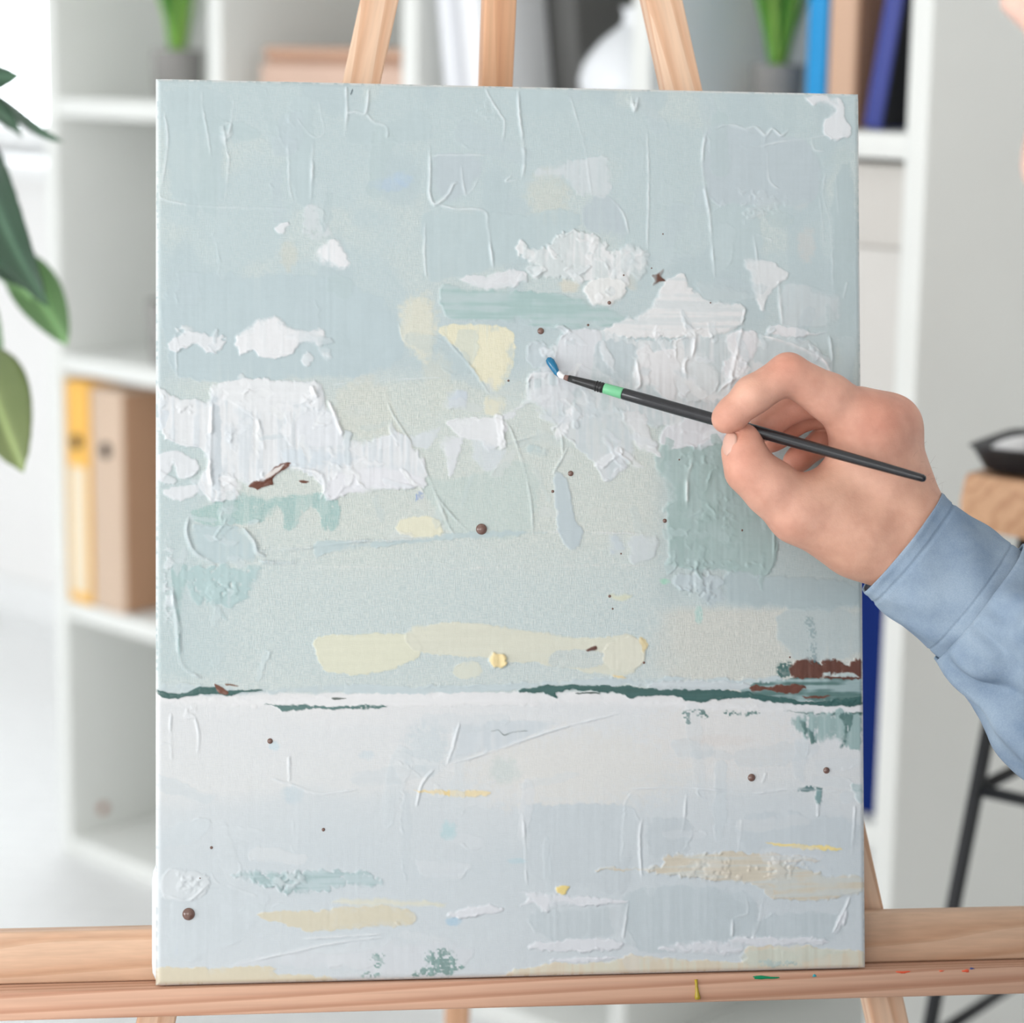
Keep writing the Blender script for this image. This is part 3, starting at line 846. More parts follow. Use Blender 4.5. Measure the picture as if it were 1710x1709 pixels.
def stroke(pts, col, h=.25, edge=1.0, rough=3.0, fine=1.0, a=1.0, dry=0.0, ridge=.25, rw=1.2, streak=0.0, sdir='v', tex=.1, wv=0.0, gl=.42, part=None, sub=3, inner=None, din='f', feather=1.0):
    """one knife stroke: closed outline in photo pixels; h and ridge in millimetres"""
    P = catmull(px2g(pts), True, sub); w = win_(P, 16)
    X = GX[w] + WX[w] * rough * 1.3 + WX2[w] * (fine * 1.5 + .4); Y = GY[w] + WY[w] * rough * 1.3 + WY2[w] * (fine * 1.5 + .4)
    d, ts, ins = segdist(X, Y, P, True)
    sd = np.where(ins, d, -d)
    # the edge is crisp where the knife stopped and feathers out where it lifted
    big = min(P[:, 0].max() - P[:, 0].min(), P[:, 1].max() - P[:, 1].min())
    sel = sstep(.48, .66, N_SOFT[w])
    ew = edge + feather * min(7.0, big * .14) * sel
    mk = sstep(-edge, ew, sd)
    mk = mk * (1 - sel * feather * .55 * sstep(.45, .60, N_FINE[w]) * sstep(10, 2, sd) * (big > 14))
    if dry > 0:
        nn = {'f': N_FINE, 'v': N_V * .6 + N_FINE * .4, 'h': N_H * .6 + N_FINE * .4, 't': N_TINY * .6 + N_FINE * .4}[din][w]
        mk = mk * sstep(dry - .12, dry + .12, nn + np.clip(sd / 40, 0, .15))
    cc = lc(col)
    st = (N_V if sdir == 'v' else N_H)[w]
    thin = 1 - .35 * sstep(.50, .72, st * .5 + N_BIG[w] * .5) * (big > 30) * feather
    k = mk * a * thin
    cols = cc[None, None, :] * (1 + (streak + .012) * (st - .5) * 2 + .03 * (N_MID[w] - .5))[..., None]
    if inner is not None:                              # second tone dragged through the stroke
        q = sstep(.40, .62, st * .6 + N_MID[w] * .4)[..., None]
        cols = cols * (1 - q) + lc(inner) * q
    C[w] = C[w] * (1 - k[..., None]) + cols * k[..., None]
    hs = h * .75
    Hm[w] = Hm[w] * (1 - .55 * mk * (h > .15)) + hs * mk * (1 + tex * 2.5 * (st - .5)) + tex * mk * ((N_MID[w] - .5) * .9 + (N_FINE[w] - .5) * .35)
    gy, gx = np.gradient(sd); th = RNG.random() * 6.283
    side = np.clip(.25 + gx * math.cos(th) + gy * math.sin(th), 0, 1)
    rg = np.exp(-((sd - 1.0) / rw) ** 2) * sstep(.40, .66, N_MID[w] * .5 + N_SOFT[w] * .2 + N_FINE[w] * .3) * side * (1 - sel * .8)
    Hm[w] += ridge * rg * 1.1
    Wv[w] = Wv[w] * (1 - mk) + wv * mk
    Gl[w] = Gl[w] * (1 - mk) + gl * mk
    if part is not None:
        if part not in PARTS: PARTS[part] = len(PARTS) + 1
        ID[w][mk > .5] = PARTS[part]
def ridge(pts, w_=1.3, h=.35, col=None, a=.35, taper=True, wob=.6, sh=0.0):
    """raised line of paint left by the edge of the knife"""
    P = catmull(px2g(pts), False, 6); w = win_(P, 10)
    X = GX[w] + WX2[w] * wob; Y = GY[w] + WY2[w] * wob
    d, ts, _ = segdist(X, Y, P, False)
    tp = np.clip(np.minimum(ts, 1 - ts) * 8, 0, 1) if taper else 1
    q = np.exp(-(d / (w_ * (.35 + .6 * np.sin(np.pi * np.clip(ts, .02, .98)) ** .6))) ** 2) * tp * (.25 + .9 * sstep(.36, .62, N_MID[w] * .55 + N_SOFT[w] * .45))
    Hm[w] += h * q
    if col is not None:
        k = np.clip(q * a * 1.5, 0, 1)[..., None]; C[w] = C[w] * (1 - k) + lc(col) * k
def crumbs(x0, y0, x1, y1, h=.5, th=.66, col=None, a=.5):
    """broken bits of thick paint inside a box"""
    P = px2g([(x0, y0), (x1, y0), (x1, y1), (x0, y1)]); w = win_(P, 0)
    fade = 1
    yy = np.linspace(-1, 1, w[0].stop - w[0].start)[:, None]; xx = np.linspace(-1, 1, w[1].stop - w[1].start)[None, :]
    fade = sstep(1.0, .3, np.sqrt(xx ** 2 + yy ** 2))
    q = sstep(th, th + .12, N_FINE[w] * .5 + N_MID[w] * .5 + .12 * fade) * fade
    Hm[w] += h * .6 * q; Gl[w] = Gl[w] * (1 - q) + .22 * q
    if col is not None:
        k = (q * a)[..., None]; C[w] = C[w] * (1 - k) + lc(col) * k
SKY = (193, 207, 209); SKY2 = (194, 205, 209); TEAL = (180, 201, 200); WHT = (229, 230, 231); OFW = (222, 225, 227); BLW = (208, 216, 219)
CRM = (224, 222, 202); DTL = (82, 120, 116); BRN = (126, 88, 74); SND = (222, 212, 188)
# --- smooth knife planes in the sky
for pts, col in [(((280, 155), (360, 150), (385, 180), (378, 260), (370, 330), (300, 335), (276, 300)), SKY), (((485, 175), (520, 170), (522, 335), (495, 335), (482, 260)), SKY),
        (((722, 262), (810, 262), (800, 300), (785, 330), (735, 338), (720, 320)), SKY2), (((712, 355), (812, 352), (865, 360), (955, 350), (960, 385), (880, 440), (826, 450), (716, 470), (708, 420)), SKY),
        (((850, 150), (950, 158), (945, 190), (870, 195)), SKY), (((1183, 212), (1260, 216), (1345, 235), (1370, 290), (1355, 340), (1280, 340), (1200, 345), (1176, 290)), SKY2),
        (((1190, 350), (1260, 350), (1268, 430), (1200, 460), (1192, 420)), SKY), (((285, 470), (420, 455), (560, 470), (660, 520), (650, 620), (420, 635), (300, 630), (275, 560)), (192, 206, 209)),
        (((980, 335), (1020, 330), (1050, 370), (1045, 400), (1010, 395), (970, 370)), SKY2), (((1395, 300), (1425, 300), (1428, 640), (1400, 600), (1390, 420)), (189, 203, 205)),
        (((590, 190), (640, 210), (700, 170), (720, 230), (640, 240), (580, 235)), SKY), (((1320, 500), (1398, 500), (1392, 540), (1320, 540)), (196, 208, 210))]:
    stroke(pts, col, h=.07, edge=1.6, rough=2.5, ridge=.10, rw=1.2, tex=.015, wv=.02, streak=.012, gl=.4)
RW = (214, 222, 224)
for r in [((273, 185), (279, 215), (280, 240), (275, 280), (270, 312)), ((337, 152), (338, 175), (345, 215), (353, 265)), ((390, 165), (386, 205), (381, 225)), ((372, 200), (378, 245), (382, 270), (378, 310), (374, 342)),
        ((265, 318), (268, 330), (290, 338), (340, 345), (400, 347), (450, 348), (490, 350)), ((480, 237), (482, 270), (483, 310), (490, 340)), ((532, 168), (537, 195), (541, 220), (530, 230), (515, 222), (495, 196)),
        ((720, 260), (770, 259), (812, 260)), ((770, 275), (772, 300), (776, 320), (779, 326), (790, 315), (800, 295)), ((811, 145), (816, 160), (835, 190), (843, 205), (838, 240)), ((710, 370), (709, 420), (712, 465)),
        ((952, 160), (962, 195), (975, 240), (983, 290), (990, 335)), ((1018, 330), (1040, 355), (1050, 390)), ((1080, 210), (1083, 300), (1081, 420)), ((1263, 246), (1300, 238), (1345, 232), (1385, 225)), ((1281, 250), (1283, 295), (1290, 308), (1302, 316)),
        ((1368, 325), (1372, 360), (1376, 410)), ((1380, 283), (1374, 325), (1385, 365), (1389, 400), (1391, 490)), ((1395, 288), (1397, 320), (1400, 360)), ((1258, 390), (1264, 430), (1272, 500)), ((1262, 390), (1290, 402)),
        ((300, 590), (293, 560), (296, 640)), ((1355, 230), (1360, 250), (1378, 252)), ((1415, 470), (1408, 500)), ((635, 636), (740, 630)), ((556, 642), (600, 638), (660, 635)), ((865, 300), (845, 303), (855, 292))]:
    ridge(r, 1.15, .30, RW, .5)
for r in [((523, 235), (521, 290), (519, 335)), ((578, 142), (579, 190), (575, 230)), ((579, 190), (595, 187), (611, 188), (616, 146)), ((613, 190), (624, 204), (645, 212), (646, 232)), ((717, 222), (718, 290), (717, 320), (722, 338), (730, 340), (748, 326), (757, 308), (766, 306)),
        ((728, 340), (760, 349), (808, 352), (815, 380), (820, 420), (824, 450)), ((865, 147), (867, 190), (874, 240), (876, 270), (872, 300)), ((1183, 207), (1175, 240), (1173, 275), (1178, 320), (1185, 360), (1190, 420), (1194, 465)),
        ((1183, 207), (1195, 214), (1215, 208), (1245, 215), (1262, 212), (1278, 226), (1290, 216), (1305, 226), (1320, 214)), ((1385, 560), (1390, 600), (1388, 640)), ((1055, 160), (1060, 185), (1066, 160))]:
    ridge(r, 1.7, .55, (216, 224, 226), .6)
crumbs(365, 195, 395, 250, .5, .55, (226, 230, 231), .8); crumbs(1045, 140, 1075, 190, .5, .58, (216, 222, 223), .5)
crumbs(1180, 300, 1340, 390, .35, .62, (205, 213, 215), .4); crumbs(470, 180, 500, 260, .25, .6); crumbs(780, 150, 850, 230, .2, .62)
# --- whites of the sky
stroke([(1345, 166), (1375, 158), (1405, 168), (1412, 195), (1420, 222), (1385, 232), (1378, 205), (1388, 182)], OFW, .4, part='white_dab.1')
stroke([(505, 350), (530, 340), (552, 378), (545, 400), (516, 402), (508, 375)], (212, 217, 219), .15, a=.8, dry=.42, ridge=.1)
stroke([(525, 420), (545, 402), (566, 401), (586, 436), (575, 450), (538, 446)], WHT, .4, part='white_dab.2')
stroke([(460, 382), (478, 372), (484, 378), (470, 388)], OFW, .35)
stroke([(900, 280), (990, 262), (1020, 270), (1018, 325), (980, 330), (940, 300), (905, 300)], (213, 218, 220), .12, a=.75, dry=.42, din='v', ridge=.08)
# --- thin hazy passages with warm ground in the middle
for pts, col, a_ in [(((735, 547), (845, 546), (858, 590), (845, 640), (822, 658), (790, 618), (757, 578)), (229, 225, 200), 1.0), (((665, 510), (716, 500), (720, 604), (690, 592), (668, 556)), (218, 218, 204), .8)]:
    stroke(pts, col, .10, 1.4, 2.2, a=a_, ridge=.12, tex=.03, wv=.45, streak=.02)
stroke([(560, 650), (635, 638), (660, 690), (695, 745), (660, 735), (590, 730), (565, 700)], (208, 212, 204), .04, 2, ridge=.0, wv=.9, a=.8)
stroke([(700, 800), (770, 800), (885, 770), (892, 890), (760, 892), (735, 860)], (196, 210, 206), .05, 2.5, 3, ridge=.05, wv=.55, a=.7)
stroke([(640, 640), (740, 632), (810, 660), (850, 690), (760, 690), (700, 720), (660, 680)], (205, 212, 206), .03, 3, 4, ridge=0, wv=.95, a=.6)
for r in [((735, 550), (755, 578), (790, 618), (818, 660)), ((640, 650), (655, 690), (690, 745), (715, 795), (735, 845), (750, 880), (760, 895)), ((720, 812), (745, 850), (790, 895)), ((845, 700), (862, 740), (880, 800), (888, 850), (890, 890)), ((822, 748), (850, 740), (890, 730)), ((938, 765), (925, 790), (950, 745)), ((905, 682), (935, 720), (940, 760))]:
    ridge(r, 1.3, .4, (196, 206, 205), .4)
# --- teal bands
stroke([(735, 482), (770, 481), (860, 485), (955, 495), (1000, 508), (1040, 520), (1052, 530), (990, 546), (930, 549), (860, 537), (800, 535), (745, 528)], (178, 201, 199), .30, 1.2, 2.5, ridge=.3, streak=.03, sdir='h', part='teal_stroke.1', inner=(188, 205, 205))
stroke([(1096, 752), (1150, 742), (1212, 745), (1220, 790), (1292, 860), (1293, 945), (1250, 962), (1200, 952), (1150, 952), (1116, 940), (1116, 880), (1114, 812), (1094, 790)], (180, 199, 197), .35, 1.2, 3.5, ridge=.4, streak=.05, sdir='v', tex=.12, part='teal_stroke.2', inner=(172, 193, 190))
crumbs(1110, 930, 1290, 970, .6, .56); crumbs(1100, 740, 1230, 800, .35, .60); crumbs(1130, 830, 1260, 900, .25, .6)
ridge(((1157, 770), (1148, 800), (1147, 850)), 2, .6, (214, 224, 222), .7); ridge(((1292, 880), (1291, 940), (1280, 955)), 1.3, .4)
stroke([(318, 852), (345, 845), (400, 818), (450, 828), (540, 824), (568, 848), (562, 884), (540, 886), (528, 850), (505, 856), (492, 884), (476, 885), (464, 850), (440, 872), (345, 876)], (172, 199, 196), .10, 1.2, 2.5, dry=.30, din='t', ridge=.12, wv=.5, streak=.03)
stroke([(322, 880), (345, 876), (405, 882), (428, 905), (430, 938), (372, 942), (330, 925), (318, 900)], (192, 207, 209), .25, 1.4, 1.6, ridge=.25, tex=.03)
for r in [((316, 860), (312, 890), (325, 922), (350, 938), (362, 946)), ((405, 880), (425, 905), (430, 922), (445, 930)), ((430, 920), (470, 918), (530, 914)), ((432, 938), (470, 940), (530, 940)), ((530, 912), (600, 904), (660, 903), (720, 900)), ((284, 945), (290, 1000), (297, 1050), (302, 1105), (320, 1125), (338, 1132))]:
    ridge(r, 2.4, .8, (200, 211, 214), .5, wob=.3)
stroke([(286, 945), (313, 946), (306, 1000), (302, 1080), (300, 1100), (296, 1040), (289, 990)], (180, 202, 201), .18, 1.2, 1.0, ridge=.2)
stroke([(315, 945), (425, 944), (440, 950), (425, 985), (390, 1008), (330, 1008), (308, 975)], (184, 205, 205), .25, 1.5, 4, 2, dry=.38, ridge=.2, streak=.02)
crumbs(320, 960, 430, 1020, .45, .56); crumbs(268, 870, 300, 1080, .5, .54, (216, 222, 225), .7)
stroke([(530, 905), (640, 904), (720, 898), (760, 890), (900, 886), (900, 893), (760, 900), (680, 908), (545, 925), (530, 935)], (194, 208, 209), .2, 1.2, 1.2, ridge=.2)
ridge(((470, 945), (650, 948), (760, 949), (1000, 945), (1110, 945)), 1.2, .25, (214, 218, 216), .6)
ridge(((900, 888), (1000, 890), (1090, 892)), 1.3, .35, (214, 218, 217), .6)
stroke([(925, 790), (945, 800), (955, 840), (962, 870), (975, 890), (960, 918), (945, 912), (934, 890), (928, 850)], (196, 207, 210), .3, 1.2, 1.0, ridge=.3, tex=.02, feather=.25, part='grey_drip')
stroke([(1018, 893), (1040, 895), (1045, 920), (1020, 925)], (204, 213, 216), .2, 1.3, 1.5); stroke([(1045, 898), (1095, 895), (1090, 930), (1060, 942), (1048, 925)], (208, 215, 216), .3, 1.3, 1.5)
stroke([(1220, 955), (1290, 962), (1440, 975), (1442, 1015), (1300, 1018), (1215, 1015), (1205, 985)], (186, 200, 202), .2, 1.6, 1.6, ridge=.12, tex=.02, wv=.02)
stroke([(1125, 968), (1160, 960), (1205, 968), (1210, 1005), (1190, 1018), (1165, 1000), (1140, 985)], (196, 208, 211), .4, 1.2, 3, 2, ridge=.5, tex=.25)
crumbs(1130, 960, 1215, 1020, .6, .52)
# --- clouds
CL = 'white_cloud'
stroke([(862, 402), (875, 400), (890, 415), (920, 410), (930, 395), (955, 386), (990, 388), (1010, 410), (1020, 420), (1035, 414), (1065, 412), (1080, 430), (1085, 446), (1070, 465), (1050, 470), (1045, 492), (1030, 500), (1016, 514), (985, 505), (978, 480), (990, 465), (950, 470), (900, 465), (890, 442), (870, 430)], (226, 228, 228), .45, 1.0, 4.0, 2.2, dry=.28, ridge=.45, tex=.22, streak=.01, inner=(214, 220, 220), feather=.45, gl=.27, part=CL + '.top')
stroke([(768, 466), (810, 458), (860, 452), (880, 458), (870, 474), (840, 484), (800, 480)], (221, 223, 225), .35, 1.1, 2.0, tex=.08, feather=.45, gl=.27, part=CL + '.band')
stroke([(985, 470), (1010, 462), (1040, 470), (1046, 490), (1016, 514), (986, 504), (978, 485)], (227, 228, 226), .45, 1, 2.0, feather=.45, gl=.27, part=CL + '.top')
stroke([(1088, 505), (1108, 472), (1145, 458), (1152, 480), (1180, 498), (1232, 508), (1244, 530), (1224, 556), (1150, 560), (1060, 562), (1005, 552), (1040, 532), (1068, 526)], (226, 227, 227), .5, 1.0, 3.2, 1.6, ridge=.5, tex=.2, inner=(216, 221, 222), sdir='h', feather=.45, gl=.27, part=CL + '.right')
stroke([(1244, 436), (1270, 432), (1308, 448), (1314, 462), (1290, 482), (1276, 520), (1262, 500), (1252, 462)], (219, 223, 224), .3, 1.2, 2.2, dry=.2, din='v', ridge=.3, tex=.1, feather=.45, gl=.27, part=CL + '.up')
stroke([(1312, 474), (1402, 492), (1406, 500), (1396, 540), (1330, 545), (1306, 540)], (203, 212, 214), .18, 1.2, 1.2, ridge=.35, streak=.05, tex=.05)
stroke([(1160, 465), (1230, 478), (1262, 492), (1258, 500), (1200, 505), (1172, 495)], (196, 208, 210), .2, 1.2, 2, ridge=.3)
stroke([(1284, 546), (1330, 546), (1355, 556), (1380, 556), (1340, 562), (1288, 560)], (224, 226, 228), .5, 1, 1.6, feather=.45, gl=.27, part=CL + '.low')
stroke([(905, 602), (930, 562), (960, 556), (1000, 550), (1078, 568), (1140, 562), (1240, 556), (1262, 566), (1330, 564), (1372, 590), (1388, 618), (1370, 690), (1290, 760), (1215, 738), (1180, 715), (1150, 722), (1060, 704), (1020, 702), (960, 690), (890, 672), (878, 640)], (219, 223, 224), .35, 1.1, 3.6, 1.8, ridge=.5, tex=.2, streak=.02, inner=(205, 214, 216), feather=.45, gl=.27, part=CL + '.right')
for pts, col, hh in [(((935, 560), (1000, 553), (995, 600), (985, 640), (940, 660), (925, 620)), (217, 220, 223), .3), (((1000, 570), (1060, 575), (1055, 620), (1040, 645), (1005, 625), (992, 600)), (199, 209, 212), .15),
        (((1062, 590), (1080, 575), (1092, 590), (1140, 580), (1135, 620), (1125, 665), (1105, 660), (1075, 640), (1062, 640)), (224, 225, 226), .45), (((1150, 610), (1185, 605), (1200, 630), (1195, 655), (1150, 670), (1138, 640)), (216, 221, 222), .4),
        (((1215, 560), (1255, 553), (1265, 580), (1225, 640), (1205, 620), (1220, 590)), (225, 226, 228), .5), (((1270, 570), (1330, 566), (1375, 596), (1385, 615), (1320, 600), (1260, 610)), (203, 213, 215), .2),
        (((1040, 690), (1075, 690), (1090, 730), (1100, 760), (1070, 750), (1050, 720)), (222, 224, 225), .4), (((1130, 705), (1180, 698), (1215, 712), (1212, 742), (1160, 745), (1120, 750), (1100, 740)), (220, 222, 225), .45),
        (((880, 580), (905, 570), (915, 600), (900, 612), (885, 605)), (200, 210, 213), .2), (((890, 650), (935, 645), (960, 668), (930, 690), (895, 675)), (217, 220, 222), .35)]:
    stroke(pts, col, hh, 1.1, 2.4, 1.2, ridge=.4, tex=.1, streak=.02, feather=.45, gl=.27, part=CL + '.right')
stroke([(892, 682), (960, 676), (1030, 690), (1062, 722), (1062, 760), (1035, 790), (1010, 806), (990, 772), (958, 742), (928, 712)], (207, 215, 217), .28, 1.1, 1.6, ridge=.45, tex=.04, streak=.02, inner=(215, 219, 221), part='pale_blue_stroke')
for r in [((1240, 545), (1232, 580), (1225, 610), (1218, 650), (1215, 680)), ((1155, 600), (1160, 560), (1145, 540)), ((1062, 600), (1068, 640), (1060, 650)), ((1270, 560), (1320, 575), (1372, 600), (1388, 625)), ((880, 640), (895, 625), (950, 622)), ((1195, 660), (1215, 640), (1238, 630), (1260, 650)), ((1300, 470), (1302, 500), (1306, 545)), ((1148, 640), (1142, 610), (1150, 598))]:
    ridge(r, 2.0, .8, (231, 232, 233), .7)
stroke([(748, 704), (800, 696), (846, 705), (836, 740), (818, 752), (802, 738), (782, 735), (760, 722)], (225, 227, 228), .3, 1.1, 1.6, ridge=.3, feather=.45, gl=.27, part=CL + '.mid')
stroke([(735, 735), (772, 729), (766, 760), (753, 797), (744, 770)], (220, 223, 225), .25, 1.2, 1.2, ridge=.2)
stroke([(788, 738), (812, 742), (845, 752), (830, 780), (800, 780)], (214, 220, 224), .1, 2.5, 3, a=.75, ridge=0, wv=.3)
stroke([(810, 665), (845, 665), (840, 690), (812, 690)], (222, 221, 204), .1, 2, 2); stroke([(840, 695), (890, 660), (885, 672), (850, 700)], OFW, .2, 1.3, 1.6)
stroke([(745, 655), (778, 655), (776, 680), (750, 680)], (204, 212, 218), .12, 2, 2); stroke([(690, 728), (735, 715), (735, 725), (720, 745), (700, 745)], (216, 221, 224), .12, 2, 3, a=.8)
stroke([(878, 745), (905, 744), (915, 752), (902, 764), (880, 758)], (196, 209, 208), .3, 1, 1)
# left cloud
stroke([(262, 645), (285, 660), (320, 668), (350, 664), (346, 654), (370, 640), (410, 632), (480, 637), (530, 640), (546, 668), (560, 690), (572, 722), (580, 736), (602, 735), (640, 726), (680, 728), (700, 760), (716, 812), (690, 815), (640, 821), (580, 815), (570, 826), (546, 836), (535, 812), (512, 790), (485, 778), (450, 800), (420, 815), (395, 806), (402, 830), (370, 838), (342, 830), (332, 800), (352, 772), (335, 750), (300, 742), (268, 722)], (225, 227, 228), .55, 1.0, 2.6, 1.3, ridge=.55, tex=.15, streak=.02, inner=(216, 221, 224), feather=.45, gl=.27, part=CL + '.left')
stroke([(350, 645), (410, 633), (500, 640), (530, 642), (520, 668), (440, 690), (390, 675), (362, 662)], (226, 228, 229), .45, 1.1, 1.2, ridge=.4, tex=.05, sdir='h', streak=.01, feather=.45, gl=.27, part=CL + '.left')
stroke([(352, 672), (366, 668), (370, 740), (368, 815), (354, 812), (350, 760)], (207, 214, 218), .3, 1.3, .8, ridge=.5, tex=.03, feather=.45, gl=.27, part=CL + '.left')
stroke([(500, 690), (560, 690), (574, 730), (600, 738), (540, 745), (495, 735)], (222, 225, 228), .3, 1.2, 2, ridge=.4, feather=.45, gl=.27, part=CL + '.left')
stroke([(480, 750), (590, 755), (590, 775), (500, 785), (478, 770)], (211, 219, 224), .12, 2.5, 2, ridge=.0, streak=.04, a=.8)
stroke([(570, 790), (640, 780), (710, 800), (690, 816), (600, 822), (555, 835), (545, 815)], (225, 226, 229), .35, 1.2, 2, ridge=.35, feather=.45, gl=.27, part=CL + '.left')
stroke([(263, 762), (298, 754), (336, 778), (312, 800), (296, 796), (292, 776), (272, 806), (263, 800)], (221, 224, 226), .4, 1.0, 1.2, ridge=.5, feather=.45, gl=.27, part=CL + '.left')
stroke([(272, 818), (330, 810), (326, 828), (292, 836)], (222, 225, 227), .35, 1.0, 1.2, ridge=.3, feather=.45, gl=.27, part=CL + '.foot')
stroke([(270, 685), (284, 690), (270, 716), (262, 715)], (214, 220, 224), .3, 1, 1)
for r in [((355, 670), (352, 730), (350, 790), (356, 815)), ((548, 668), (562, 700), (572, 728)), ((475, 780), (530, 790), (542, 812), (534, 835)), ((520, 645), (530, 665)), ((430, 700), (436, 725), (442, 752))]:
    ridge(r, 2.2, .9, (232, 233, 234), .7)
crumbs(285, 670, 335, 700, .6, .55); crumbs(500, 640, 550, 700, .6, .55, (232, 233, 234), .6); crumbs(335, 780, 420, 836, .5, .58)
stroke([(395, 562), (414, 546), (440, 531), (466, 530), (490, 550), (520, 552), (540, 548), (546, 564), (535, 580), (514, 574), (500, 576), (482, 594), (460, 597), (432, 596), (420, 586), (402, 592), (396, 578)], (228, 229, 230), .6, 1.0, 1.6, 1.2, ridge=.6, tex=.12, feather=.45, gl=.27, part=CL + '.fish')
stroke([(503, 604), (512, 588), (524, 598), (512, 614)], (216, 222, 224), .4, 1, 1); stroke([(530, 580), (548, 582), (556, 598), (540, 600)], (214, 221, 223), .4, 1, 1.4)
stroke([(276, 584), (300, 560), (330, 554), (352, 560), (376, 564), (372, 584), (346, 590), (328, 574), (298, 586)], (221, 224, 226), .45, 1.0, 2.4, 1.6, ridge=.4, feather=.45, gl=.27, part=CL + '.wisp')
crumbs(280, 540, 330, 565, .5, .56, (224, 227, 228), .8)
# --- creams around the sun
stroke([(532, 1064), (600, 1059), (690, 1060), (700, 1096), (640, 1122), (562, 1126), (536, 1112), (527, 1086)], (222, 222, 203), .22, 1.0, 1.2, ridge=.22, tex=.02, wv=.12, streak=.01, sdir='h', feather=.25, part='cream_stroke.1')
stroke([(690, 1046), (800, 1042), (900, 1055), (985, 1066), (1050, 1060), (1072, 1072), (1080, 1092), (1060, 1120), (1030, 1130), (960, 1118), (880, 1106), (780, 1098), (688, 1086)], (219, 219, 204), .22, 1.1, 1.8, ridge=.22, tex=.05, wv=.12, streak=.015, sdir='h', feather=.25, part='cream_stroke.2')
stroke([(924, 1090), (1000, 1088), (1004, 1112), (924, 1114)], (203, 211, 208), .02, 1.2, .8, ridge=.15, wv=.8)
stroke([(1040, 1066), (1068, 1066), (1080, 1082), (1070, 1112), (1040, 1122), (1010, 1108), (1010, 1082)], (222, 221, 206), .3, 1.0, .8, ridge=.3, feather=.25, part='cream_stroke.3')
stroke([(1068, 1064), (1082, 1074), (1076, 1090), (1072, 1080)], (226, 212, 172), .2, 1, 1); stroke([(1025, 1128), (1046, 1130), (1040, 1136)], (236, 214, 160), .3, 1, 1)
stroke([(756, 1118), (775, 1106), (800, 1106), (802, 1128), (770, 1132)], (217, 219, 206), .12, 1.4, 1.2)
stroke([(668, 868), (724, 864), (738, 878), (732, 894), (668, 894)], (226, 224, 203), .22, 1.2, 1.2, ridge=.2, wv=.15, feather=.25, part='cream_stroke.4')
stroke([(818, 1100), (826, 1092), (840, 1092), (846, 1102), (842, 1114), (828, 1117), (819, 1110)], (241, 222, 172), 1.2, 1.2, .8, 1.2, ridge=.6, tex=.3, feather=.25, part='sun_dab')
stroke([(1020, 994), (1050, 992), (1050, 1000), (1022, 1000)], (226, 223, 190), .1, 2, 2, a=.6)
# --- horizon
stroke([(262, 1140), (330, 1142), (420, 1150), (560, 1142), (700, 1146), (880, 1140), (1040, 1130), (1240, 1134), (1300, 1130), (1300, 1150), (1040, 1146), (880, 1152), (700, 1160), (520, 1158), (400, 1162), (262, 1160)], (200, 211, 213), .3, 1.2, 1.8, ridge=.3, sdir='h', streak=.03)
stroke([(262, 1160), (420, 1164), (600, 1161), (760, 1158), (880, 1156), (1000, 1156), (1120, 1168), (1280, 1176), (1440, 1180), (1444, 1190), (1200, 1188), (1000, 1178), (700, 1180), (400, 1180), (262, 1178)], (229, 229, 229), .25, 1.2, 1.8, ridge=.1, sdir='h')
HZ = 'horizon_stroke'
stroke([(1238, 1148), (1300, 1136), (1380, 1132), (1442, 1136), (1444, 1168), (1340, 1170), (1250, 1162)], (176, 196, 196), .4, 1.0, 2.0, 1.6, ridge=.4, sdir='h', streak=.12, inner=(110, 142, 138), tex=.2, feather=0, part=HZ + '.1')
stroke([(870, 1152), (900, 1147), (960, 1143), (1040, 1146), (1100, 1149), (1200, 1152), (1260, 1158), (1310, 1166), (1350, 1172), (1400, 1168), (1444, 1162), (1443, 1176), (1415, 1179), (1330, 1178), (1262, 1168), (1235, 1166), (1180, 1172), (1140, 1168), (1110, 1160), (1060, 1165), (1030, 1158), (990, 1154), (955, 1151), (928, 1157), (930, 1165), (916, 1164), (905, 1157), (870, 1157)], DTL, .55, .9, 1.6, .8, ridge=.4, streak=.10, sdir='h', tex=.12, gl=.2, feather=0, part=HZ + '.1')
stroke([(1090, 1140), (1160, 1138), (1240, 1140), (1248, 1150), (1180, 1153), (1090, 1150)], (208, 215, 217), .45, 1.0, 1.6, ridge=.3, sdir='h', streak=.06, feather=0, part=HZ + '.1')
stroke([(256, 1151), (270, 1154), (300, 1159), (318, 1154), (332, 1147), (356, 1147), (372, 1154), (400, 1152), (434, 1151), (436, 1154), (402, 1156), (386, 1163), (366, 1160), (340, 1159), (312, 1163), (290, 1168), (268, 1164)], DTL, .6, .9, .8, .5, ridge=.4, gl=.15, feather=0, part=HZ + '.2')
stroke([(442, 1177), (462, 1177), (500, 1178), (560, 1179), (637, 1178), (636, 1184), (560, 1184), (505, 1184), (472, 1188), (462, 1180)], (110, 142, 138), .35, .9, 1.2, 1.0, dry=.22, ridge=.3, sdir='h', streak=.15, feather=0, part=HZ + '.3')
stroke([(555, 1165), (578, 1167), (558, 1169)], (110, 120, 114), .3, .8, .3, .3); stroke([(964, 1157), (999, 1156), (999, 1159), (965, 1159)], (96, 112, 106), .25, .8, .3, .3)
stroke([(1298, 1108), (1320, 1106), (1320, 1130), (1298, 1130)], (96, 132, 128), .12, 1, .8, 1, dry=.45, din='t', ridge=.1)
BR = 'brown_patch'
